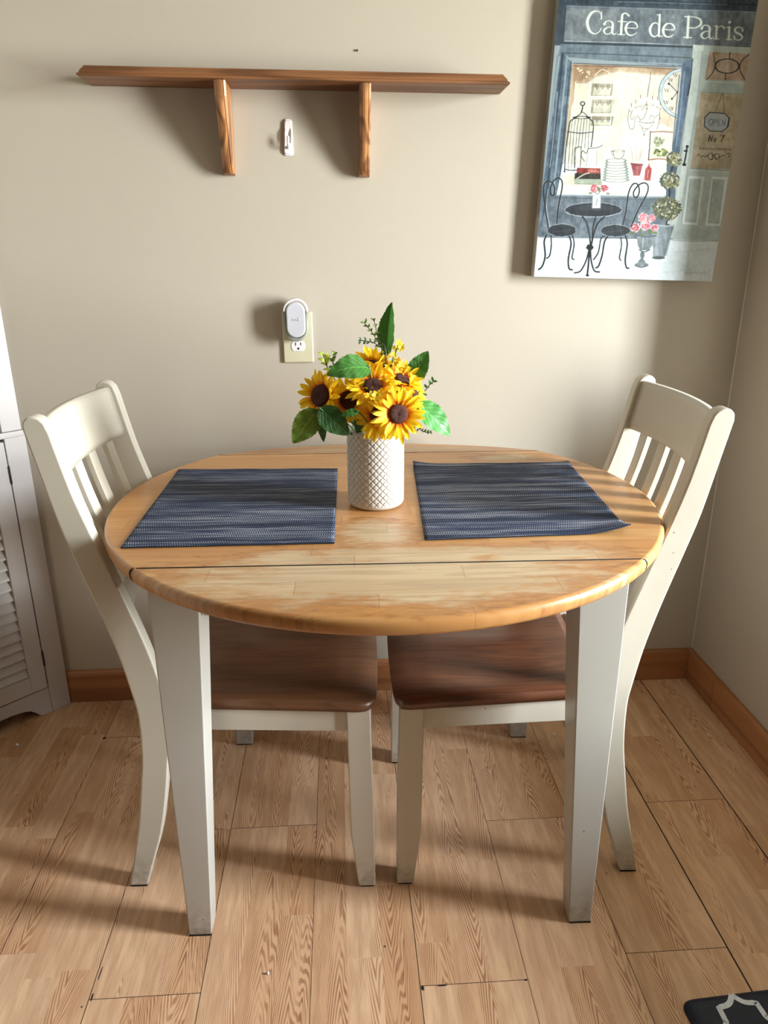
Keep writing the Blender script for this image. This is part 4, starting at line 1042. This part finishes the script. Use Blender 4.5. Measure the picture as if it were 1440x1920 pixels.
# pots
line([(648,950),(640,890),(628,858)], 3, (150,140,110), .7); line([(666,950),(670,880),(660,840)], 3, (176,120,110), .7); line([(682,950),(700,890),(716,866)], 3, (150,140,110), .7); line([(672,950),(692,900),(690,860)], 3, (190,150,130), .7)
poly([(634,956),(706,962),(688,1032),(650,1032)], (164,80,80), var=22); line([(634,960),(670,970),(706,966)], 6, (120,52,56), .8); line([(672,980),(672,1020)], 6, (214,140,136), .6)
poly([(742,952),(746,976),(758,990),(750,1062),(712,1058),(720,990),(736,974)], (188,84,80), var=26); line([(738,1000),(732,1040)], 7, (222,160,150), .6)
# wall below the window
poly([(150,1146),(850,1156),(880,1400),(95,1392)], (108,116,126), var=24); line([(200,1146),(500,1150),(850,1158)], 9, (146,158,164), .9); line([(190,1160),(520,1168),(850,1176)], 4, (78,88,98), .7)
# right window frame, pillar and door
poly([(1000,262),(1600,290),(1600,1440),(850,1412),(850,1150),(935,900),(985,430)], (178,186,182), var=12)
poly([(936,374),(1002,340),(990,470),(940,760),(905,1000),(868,1160),(838,1160),(862,1000),(905,700)], (98,116,140), var=22)
line([(1000,345),(986,470),(968,560)], 8, (40,50,60), .8); line([(920,440),(895,700),(878,880)], 6, (60,74,94), .7); line([(950,420),(924,680),(900,860)], 7, (140,158,178), .7)
poly([(1000,262),(1062,268),(1058,300),(1006,296)], (206,212,206)); poly([(1010,296),(1052,298),(1030,520),(960,1020),(900,1330),(868,1340),(930,1000),(985,520)], (196,204,200), var=12)
line([(1054,300),(1030,560),(985,850),(930,1320)], 4, (150,160,156), .7); line([(1005,300),(985,520),(940,860)], 4, (216,220,214), .8)
poly([(1096,304),(1334,316),(1308,474),(1068,466)], (184,152,128), var=22); poly([(1110,320),(1230,320),(1200,460),(1090,455)], (196,176,154), .6, 20, 20)
ellp(1200,388,70,42,(58,60,64),1,4,0,6); line([(1218,308),(1214,328),(1216,346)], 6, (58,60,64)); line([(1192,430),(1189,468)], 5, (58,60,64)); line([(1118,312),(1130,380),(1112,430),(1080,468)], 5, (70,70,72)); line([(1330,318),(1284,360),(1276,410),(1304,470)], 6, (64,66,70)); line([(1098,330),(1086,400),(1076,460)], 3, (128,112,100), .7)
poly([(1060,474),(1312,486),(1302,548),(1044,540)], (172,184,180), var=18); line([(1070,478),(1180,484),(1300,490)], 5, (206,214,210), .8); line([(1046,540),(1300,552)], 4, (120,116,104), .7)
poly([(1044,545),(1300,556),(1226,994),(984,986)], (186,166,138), var=20); poly([(1080,600),(1190,590),(1130,960),(1010,960)], (200,186,162), .6, 18, 30); ellp(1100,625,14,28,(206,202,190),.5)
line([(1174,546),(1150,605),(1128,662)], 2.5, (84,78,70)); line([(1176,546),(1182,605),(1181,664)], 2.5, (84,78,70))
OS = [(1098,660),(1186,666),(1213,694),(1203,744),(1172,772),(1098,768),(1066,740),(1070,688)]; poly(OS, (178,182,192), var=6); line(OS+[OS[0]], 5, (48,50,54), 1, False); line([(1213,694),(1203,744)], 8, (36,38,42), 1, False)
def sl_(cx, cy, sk=0.): return lambda x, y: (cx+x+sk*-y, cy+y+x*.03)
def st(f, pts, w, c, sm_=True): line([f(*p) for p in pts], w, c, 1, sm_)
cO = (104,108,118)
f = sl_(1102,717,.12); st(f, [(0,-16),(10,-16),(13,0),(9,16),(-1,16),(-10,0),(-6,-14),(0,-16)], 3.5, cO)
f = sl_(1122,718,.12); st(f, [(0,17),(0,-16)], 3.5, cO, False); st(f, [(0,-16),(13,-14),(15,-5),(0,1)], 3.5, cO)
f = sl_(1147,719,.12); st(f, [(14,-16),(0,-16),(0,16),(14,16)], 3.5, cO, False); st(f, [(0,0),(11,0)], 3.5, cO, False)
f = sl_(1172,720,.12); st(f, [(0,17),(0,-16),(15,16),(17,-17)], 3.5, cO, False)
cN = (44,42,42)
f = sl_(1096,812,.22); st(f, [(-2,18),(0,-18)], 5, cN, False); st(f, [(0,-18),(14,18)], 4, cN, False); st(f, [(14,18),(17,-18)], 4, cN, False); st(f, [(-8,0),(4,2)], 3, cN, False)
f = sl_(1128,820,.15); st(f, [(0,-7),(6,-4),(5,5),(-3,6),(-5,-3),(0,-7)], 4, cN); st(f, [(-6,13),(7,13)], 3, cN, False)
f = sl_(1158,812,.2); st(f, [(0,-17),(12,-14),(24,-19)], 4, cN); st(f, [(24,-19),(15,0),(12,19)], 5, cN)
r_ = random.Random(4); x = 1040
while x < 1222:
    if not 1128 < x < 1140: line([(x,866+(x-1040)*.03+r_.uniform(-2,2)),(x+r_.uniform(-2,3),878+(x-1040)*.03)], 3, (86,80,74), .85, False); 
    if r_.random() < .5: line([(x,872+(x-1040)*.03),(x+6,870+(x-1040)*.03)], 2.5, (86,80,74), .8, False)
    x += r_.uniform(6,11)
for pts in ([(1022,914),(1030,904),(1038,910),(1032,918)], [(1046,922),(1060,914),(1074,922),(1088,908)], [(1088,922),(1096,902),(1112,900),(1118,920),(1104,938),(1092,926)], [(1108,906),(1126,926),(1146,934),(1154,912),(1140,902),(1122,914),(1112,940)], [(1128,902),(1134,940)], [(1156,924),(1172,912),(1186,918)], [(1196,904),(1212,900),(1216,912),(1206,922)]): line(pts, 4, (62,58,54), .9)
line([(984,988),(1100,994),(1226,1004)], 7, (150,156,148), .8); line([(980,998),(1220,1012)], 5, (206,212,208), .7)
for (a, b_, c_, d_) in (((974,1034),(1068,1036),(1026,1322),(936,1316)), ((1112,1036),(1206,1040),(1160,1328),(1070,1324))):
    poly([a, b_, c_, d_], (210,216,214), 1, 6); cx = sum(q[0] for q in (a,b_,c_,d_))/4; cy = sum(q[1] for q in (a,b_,c_,d_))/4
    poly([(cx+(q[0]-cx)*.72, cy+(q[1]-cy)*.90) for q in (a,b_,c_,d_)], (172,180,174), 1, 12); line([(cx+(q[0]-cx)*.72, cy+(q[1]-cy)*.90) for q in (a,d_)], 3, (128,136,134), .8, False)
line([(965,858),(958,910),(946,968)], 9, (28,32,36)); ellp(966,860,9,8,(28,32,36)); ellp(957,886,12,6,(28,32,36)); ellp(948,966,12,9,(28,32,36))
# pavement
poly([(60,1388),(400,1394),(880,1406),(1160,1418),(1200,1800),(0,1800)], (206,212,216), var=12); line([(870,1410),(1000,1416),(1160,1414)], 4, (140,144,138), .7); line([(95,1392),(500,1398),(880,1402)], 6, (84,94,102), .7)
for (x, y, l) in ((120,1500,150),(620,1560,220),(900,1480,200),(820,1600,160),(180,1590,120)): line([(x,y),(x+l,y-18)], 12, (184,190,198), .35)
poly([(900,1345),(1165,1352),(1158,1412),(880,1404)], (170,178,174), .7, 14, 8)
# topiary
poly([(845,960),(905,965),(890,1250),(838,1250)], (78,92,108), .85, 20)
line([(880,975),(872,1010)], 10, (34,36,40)); line([(862,1110),(860,1160)], 9, (34,36,40)); line([(850,1290),(842,1320),(858,1318)], 8, (42,38,36))
for (cx, cy, rx, ry, sd) in ((888,934,44,42,11),(862,1060,58,50,12),(842,1224,84,68,13)):
    ellp(cx,cy,rx,ry,(104,104,78),1,34,.35); speck(cx,cy,rx*.95,ry*.95,[(64,70,60),(92,96,70),(142,136,92),(84,92,88)],90,8,sd); speck(cx+rx*.2,cy,rx*.85,ry*.9,[(186,178,130),(158,148,96),(206,206,188),(128,118,70)],60,6,sd+5)
poly([(764,1318),(888,1326),(866,1400),(832,1512),(764,1508)], (128,136,142), var=26); line([(764,1318),(830,1326),(890,1324)], 9, (160,168,172)); ellp(796,1513,38,9,(84,90,94)); poly([(850,1330),(884,1330),(846,1500),(830,1500)], (96,104,110), .5, 14, 8); line([(790,1340),(784,1490)], 14, (164,170,174), .45)
# urn with roses
poly([(668,1380),(782,1386),(762,1440),(740,1470),(690,1468),(676,1440)], (130,136,140), var=34); line([(666,1380),(724,1390),(784,1384)], 8, (92,98,104)); line([(684,1466),(714,1478),(746,1466)], 6, (84,90,96)); poly([(694,1476),(712,1476),(716,1500),(708,1520),(724,1540),(672,1540),(694,1516),(688,1498)], (112,118,122), var=26); ellp(697,1554,40,14,(120,126,130),1,26); line([(660,1560),(697,1570),(738,1558)], 4, (68,72,76)); line([(708,1400),(704,1455)], 9, (176,182,184), .6)
for (x, y, r) in ((640,1366,18),(690,1352,16),(700,1378,14),(748,1362,20),(780,1366,14),(735,1300,14)): ellp(x,y,r,r*.6,(112,118,76),.9,20,.5)
def rose(x, y, r, sd):
    ellp(x,y,r,r*.95,(222,206,204),1,8,.5); ellp(x,y,r*.86,r*.84,(206,110,120),1,24,.5); q = random.Random(sd)
    for _ in range(9): a = q.uniform(0,6.3); rr = r*q.uniform(.2,.75); line([(x+rr*math.cos(a+t_),y+rr*.9*math.sin(a+t_)) for t_ in (0,.5,1.,1.4)], 3.5, q.choice([(178,58,80),(232,176,182),(190,76,92),(240,206,206)]), .9)
for i, (x, y, r) in enumerate(((705,1278,28),(758,1280,22),(658,1334,28),(722,1324,30),(776,1338,22),(738,1300,16))): rose(x, y, r, i)
# bistro table
ellp(415,1232,170,44,(196,200,204),.7,8,.06); ellp(415,1231,165,40,(56,60,68),1,16,.06); ellp(430,1222,110,16,(74,78,86),.5,8,.3)
BK = (30,34,40)
line([(352,1272),(376,1310),(392,1380),(398,1440)], 10, BK); line([(428,1275),(414,1330),(404,1440)], 7, BK); line([(480,1272),(442,1310),(418,1370),(404,1440)], 8, BK); line([(392,1440),(390,1500),(380,1610)], 10, BK); ellp(393,1452,21,17,BK,1,8,.3)
line([(388,1470),(372,1530),(340,1590),(304,1602)], 8, BK); line([(398,1470),(402,1530),(420,1588),(450,1596)], 9, BK); ellp(380,1616,10,7,BK); line([(362,1278),(384,1330),(394,1400)], 2, (150,158,164), .7)
poly([(412,1150),(422,1140),(448,1140),(458,1152),(456,1222),(408,1222)], (200,208,204), 1, 8); line([(438,1168),(430,1206)], 4, (96,104,100), .8); line([(410,1152),(407,1222),(457,1224),(458,1150)], 2.5, (120,128,126), .8)
line([(432,1140),(426,1118)], 4, (80,100,60)); line([(440,1140),(460,1120)], 4, (80,100,60)); rose(420,1108,25,21); rose(480,1104,24,22); ellp(448,1112,10,14,(110,110,70),.8,10,.5); ellp(398,1134,12,7,(120,124,88),.8,10,.5); ellp(500,1136,12,6,(120,124,88),.8,10,.5)
# two bistro chairs
def chair_p(k_, seat):
    for pts, w_ in k_: line(pts, w_+3, (176,184,190), .45); line(pts, w_, BK)
    cx, cy, rx, ry = seat; ellp(cx,cy,rx+3,ry+3,(196,202,206),.6,8,.1); ellp(cx,cy,rx,ry,(54,58,64),1,18,.1); line([(cx-rx*.6,cy+8),(cx,cy+4),(cx+rx*.6,cy-4)], 6, (84,88,96), .5)
chair_p([([(152,1345),(138,1260),(124,1150),(124,1090),(146,1064),(176,1076),(186,1110),(180,1146),(166,1140),(162,1110),(180,1064),(208,1044),(230,1062),(230,1110),(212,1200),(200,1310)], 8),
  ([(140,1380),(126,1420),(132,1500),(116,1560),(94,1582)], 9), ([(166,1380),(168,1440),(158,1500),(140,1516)], 7), ([(270,1380),(284,1430),(268,1520),(272,1575),(290,1584)], 9), ([(290,1376),(302,1430),(290,1510),(300,1522)], 7)], (230,1352,82,36))
chair_p([([(586,1325),(606,1240),(620,1140),(640,1090),(662,1076),(680,1092),(684,1130),(668,1160),(652,1150),(654,1120),(684,1084),(716,1074),(736,1092),(728,1140),(680,1230),(636,1330)], 8),
  ([(484,1384),(460,1400),(444,1480),(416,1524)], 7), ([(500,1386),(480,1420),(466,1500),(446,1560),(430,1572)], 9), ([(574,1384),(580,1440),(568,1510),(576,1528)], 7), ([(602,1382),(614,1430),(602,1520),(608,1568),(622,1574)], 9)], (545,1354,84,34))
line([(150,1110),(140,1220),(160,1330)], 4, (220,226,228), .5)
# lettering on the sign
TXC = (214,218,208)
def glyph(ch, x0, yb, w_, h):
    T, t_ = 15, 5.5
    G = {
     'C': [([(.93,.76),(.88,.92),(.62,1.0),(.30,.88),(.10,.50),(.28,.12),(.60,0),(.86,.10),(.97,.26)], [t_,t_,6,T,T+2,T,6,t_,t_]), ([(.95,.66),(.95,1.0)], [t_+3,3])],
     'a': [([(.10,.76),(.22,.97),(.50,1.0),(.68,.80),(.68,.20),(.80,.02),(.98,.12)], [T,6,6,T-2,T-2,7,4]), ([(.68,.58),(.34,.52),(.10,.30),(.20,.05),(.45,.03),(.68,.22)], [t_,6,T-3,8,6,t_])],
     'f': [([(.36,.03),(.36,.80),(.44,.96),(.68,1.0),(.92,.90)], [T-1,T-1,11,6,T-4]), ([(.06,.62),(.80,.62)], [t_,t_]), ([(.08,.02),(.68,.02)], [t_,t_])],
     'e': [([(.06,.54),(.94,.56),(.86,.88),(.54,1.0),(.22,.88),(.06,.50),(.20,.12),(.56,.0),(.94,.20)], [t_,t_,T-5,6,T-4,T,T-3,7,4])],
     'd': [([(.70,1.0),(.70,.03)], [T-2,T-2]), ([(.52,.99),(.70,.99)], [t_,t_]), ([(.70,.03),(.94,.02)], [t_,t_]), ([(.70,.48),(.50,.62),(.24,.56),(.08,.31),(.22,.05),(.48,0),(.70,.14)], [t_,6,T-4,T,T-4,7,t_])],
     'P': [([(.26,.02),(.26,.98)], [T,T]), ([(.04,.98),(.62,.98),(.94,.86),(.96,.64),(.66,.48),(.28,.48)], [t_,t_,T-4,T-2,t_,t_]), ([(.04,.02),(.50,.02)], [t_,t_])],
     'r': [([(.26,.02),(.26,.98)], [T-2,T-2]), ([(.04,.98),(.26,.96)], [t_,t_]), ([(.04,.02),(.54,.02)], [t_,t_]), ([(.26,.66),(.44,.92),(.68,1.0),(.92,.86)], [t_,5,7,T-3])],
     'i': [([(.46,.02),(.46,.96)], [T-2,T-2]), ([(.10,.96),(.46,.95)], [t_,t_]), ([(.10,.02),(.86,.02)], [t_,t_]), ([(.44,1.34),(.47,1.36)], [T+1,T+1])],
     's': [([(.86,.74),(.72,.96),(.40,1.0),(.14,.82),(.24,.60),(.70,.42),(.88,.22),(.66,.02),(.30,.02),(.10,.26)], [t_,5,6,T-5,T-3,T-3,T-5,6,5,t_]), ([(.90,.66),(.90,.98)], [t_,3]), ([(.08,.02),(.08,.32)], [3,t_])]}
    for pts, ws in G[ch]:
        flat = len(pts) == 2
        line([(x0+px_*w_+(py_*h)*.055, yb-py_*h+px_*w_*.044) for px_, py_ in pts], ws, TXC, .95, not flat)
for ch, x, w_, h in (('C',366,96,134),('a',468,84,78),('f',552,70,128),('e',598,74,80),('d',738,86,128),('e',818,72,80),('P',940,104,126),('a',1040,80,78),('r',1118,66,78),('i',1190,42,76),('s',1234,62,76)):
    glyph(ch, x, 196+(x-370)*.044, w_, h)
for q in range(9): line([(950+q*14,1606+(q % 3)*3),(954+q*14,1592+(q % 2)*6),(960+q*14,1606)], 2, (140,142,150), .8, False)
# edges wrap darker paint round the sides
img = img*.78+img.mean(1, keepdims=True)*.22; img = np.clip((img-128)*1.04+106+np.array([-3,0,1]), 0, 255)/255.
lc_ = np.where(img <= .04045, img/12.92, ((img+.055)/1.055)**2.4)
me = bpy.data.meshes.new('painted_front')
idx = np.arange(NU*NV).reshape(NV, NU); Fq = np.stack([idx[:-1,:-1], idx[:-1,1:], idx[1:,1:], idx[1:,:-1]], -1).reshape(-1, 4)
me.vertices.add(NU*NV); me.vertices.foreach_set('co', Pl[:, :3].ravel())
me.loops.add(Fq.size); me.loops.foreach_set('vertex_index', Fq.ravel()); me.polygons.add(len(Fq)); me.polygons.foreach_set('loop_start', np.arange(0, Fq.size, 4)); me.update(calc_edges=True); me.validate()
ca = me.color_attributes.new('paint', 'FLOAT_COLOR', 'POINT'); ca.data.foreach_set('color', np.concatenate([lc_, np.ones((lc_.shape[0], 1))], 1).ravel())
k = NT('painted_canvas', .62, .3); at_ = k.n('ShaderNodeAttribute', attribute_name='paint').outputs['Color']; k.col(at_); k.bump(k.noise(k.obj(), 700., 2.), .25, .0006)
link('painted_front', me, k.m, cv)
k = NT('canvas_side', .7, .3); v = k.obj(); S = k.sep(v)
c = k.mix(k.noise(k.scale(v, 20, 20, 3), 3., 4.), lin((176,172,160)), lin((122,128,132)))
c = k.mix(k.math('MULTIPLY', k.ramp(k.noise(k.comb(k.math('MULTIPLY', S[1], 160.), k.math('MULTIPLY', S[2], 5.), 0.), 1., 3.), .58, .66), .85), c, lin((50,52,54)))
c = k.mix(k.ramp(S[2], .13, .15), lin((190,186,176)), c)
k.col(c)
obj('canvas_wrap', B(0, CW, -CD, 0, 0, CHT), k.m, cv, bevel=.0015)


# ------------------------------------------------------------------ light
w = bpy.data.worlds.new('world'); SC.world = w; w.use_nodes = True; nt = w.node_tree
bg = nt.nodes['Background']; tc = nt.nodes.new('ShaderNodeTexCoord'); sp = nt.nodes.new('ShaderNodeSeparateXYZ'); nt.links.new(tc.outputs['Generated'], sp.inputs[0])
rp = nt.nodes.new('ShaderNodeValToRGB'); mr = nt.nodes.new('ShaderNodeMapRange'); mr.inputs[1].default_value = -1; mr.inputs[2].default_value = 1
nt.links.new(sp.outputs[2], mr.inputs[0]); nt.links.new(mr.outputs[0], rp.inputs[0])
cr = rp.color_ramp; cr.elements[0].position = 0; cr.elements[0].color = (.44,.47,.42,1); cr.elements[1].position = 1; cr.elements[1].color = (.55,.72,1.0,1)
for p_, c_ in ((.47,(.58,.63,.57,1)), (.52,(.72,.80,.78,1)), (.60,(.75,.85,.92,1)), (.70,(.78,.90,1.02,1)), (.86,(.74,.88,1.05,1))):
    e = cr.elements.new(p_); e.color = c_
# brighter haze around the sun-lit part of the sky
nz_ = nt.nodes.new('ShaderNodeVectorMath'); nz_.operation = 'DOT_PRODUCT'; nt.links.new(tc.outputs['Generated'], nz_.inputs[0]); nz_.inputs[1].default_value = tuple(Vector((1,-.43,.05)).normalized())
gm = nt.nodes.new('ShaderNodeMapRange'); gm.interpolation_type = 'SMOOTHSTEP'; gm.inputs[1].default_value = math.cos(math.radians(22)); gm.inputs[2].default_value = math.cos(math.radians(5)); nt.links.new(nz_.outputs['Value'], gm.inputs[0])
ml = nt.nodes.new('ShaderNodeVectorMath'); ml.operation = 'SCALE'; ml.inputs[0].default_value = (0.8,0.82,0.84); nt.links.new(gm.outputs[0], ml.inputs['Scale'])
ad = nt.nodes.new('ShaderNodeVectorMath'); ad.operation = 'ADD'; nt.links.new(rp.outputs[0], ad.inputs[0]); nt.links.new(ml.outputs[0], ad.inputs[1])
nz2 = nt.nodes.new('ShaderNodeVectorMath'); nz2.operation = 'DOT_PRODUCT'; nt.links.new(tc.outputs['Generated'], nz2.inputs[0]); nz2.inputs[1].default_value = tuple(Vector((1,-.05,.70)).normalized())
gm2 = nt.nodes.new('ShaderNodeMapRange'); gm2.interpolation_type = 'SMOOTHSTEP'; gm2.inputs[1].default_value = math.cos(math.radians(22)); gm2.inputs[2].default_value = math.cos(math.radians(6)); nt.links.new(nz2.outputs['Value'], gm2.inputs[0])
ml2 = nt.nodes.new('ShaderNodeVectorMath'); ml2.operation = 'SCALE'; ml2.inputs[0].default_value = (0.8,0.82,0.84); nt.links.new(gm2.outputs[0], ml2.inputs['Scale'])
ad2 = nt.nodes.new('ShaderNodeVectorMath'); ad2.operation = 'ADD'; nt.links.new(ad.outputs[0], ad2.inputs[0]); nt.links.new(ml2.outputs[0], ad2.inputs[1])
nt.links.new(ad2.outputs[0], bg.inputs[0]); bg.inputs[1].default_value = 87.
def portal(name, loc, rot, sx, sy):
    l = bpy.data.lights.new(name, 'AREA'); l.shape = 'RECTANGLE'; l.size = sx; l.size_y = sy; l.cycles.is_portal = True
    o = bpy.data.objects.new(name, l); COL.objects.link(o); o.location = loc; o.rotation_euler = rot
portal('window_portal', (EX+.125, (W0+W1)/2, (WZ0+WZ1)/2), (0, PI/2, 0), WZ1-WZ0, W1-W0)
# unseen lamp added at the ceiling behind the camera as warm fill
LMP = thing('fill_lamp', 'added warm fill light in the form of a round lamp, above and behind the viewer', 'lamp', (-.1, -.9, CZ))
k = NT('fill_glow', .5); k.b.inputs['Emission Color'].default_value = (1,.78,.55,1); k.b.inputs['Emission Strength'].default_value = .35; k.col(lin((240,235,225)))
bm = bmesh.new(); lathe(bm, [(.16,-.005), (.165,-.02), (.14,-.055), (.07,-.08), (.0,-.085)], 40); obj('shade', bm, k.m, LMP, smooth=True)
bm = bmesh.new(); lathe(bm, [(.0,-.0005), (.175,-.0005), (.175,-.018), (.165,-.02)], 40); obj('base_ring', bm, WHITE, LMP)

vs_ = SC.view_settings; vs_.view_transform = 'Standard'; vs_.look = 'None'; vs_.gamma = 1; vs_.use_curve_mapping = False; vs_.exposure = 0.
SC.cycles.max_bounces = 10; SC.cycles.diffuse_bounces = 6; SC.cycles.sample_clamp_indirect = 6
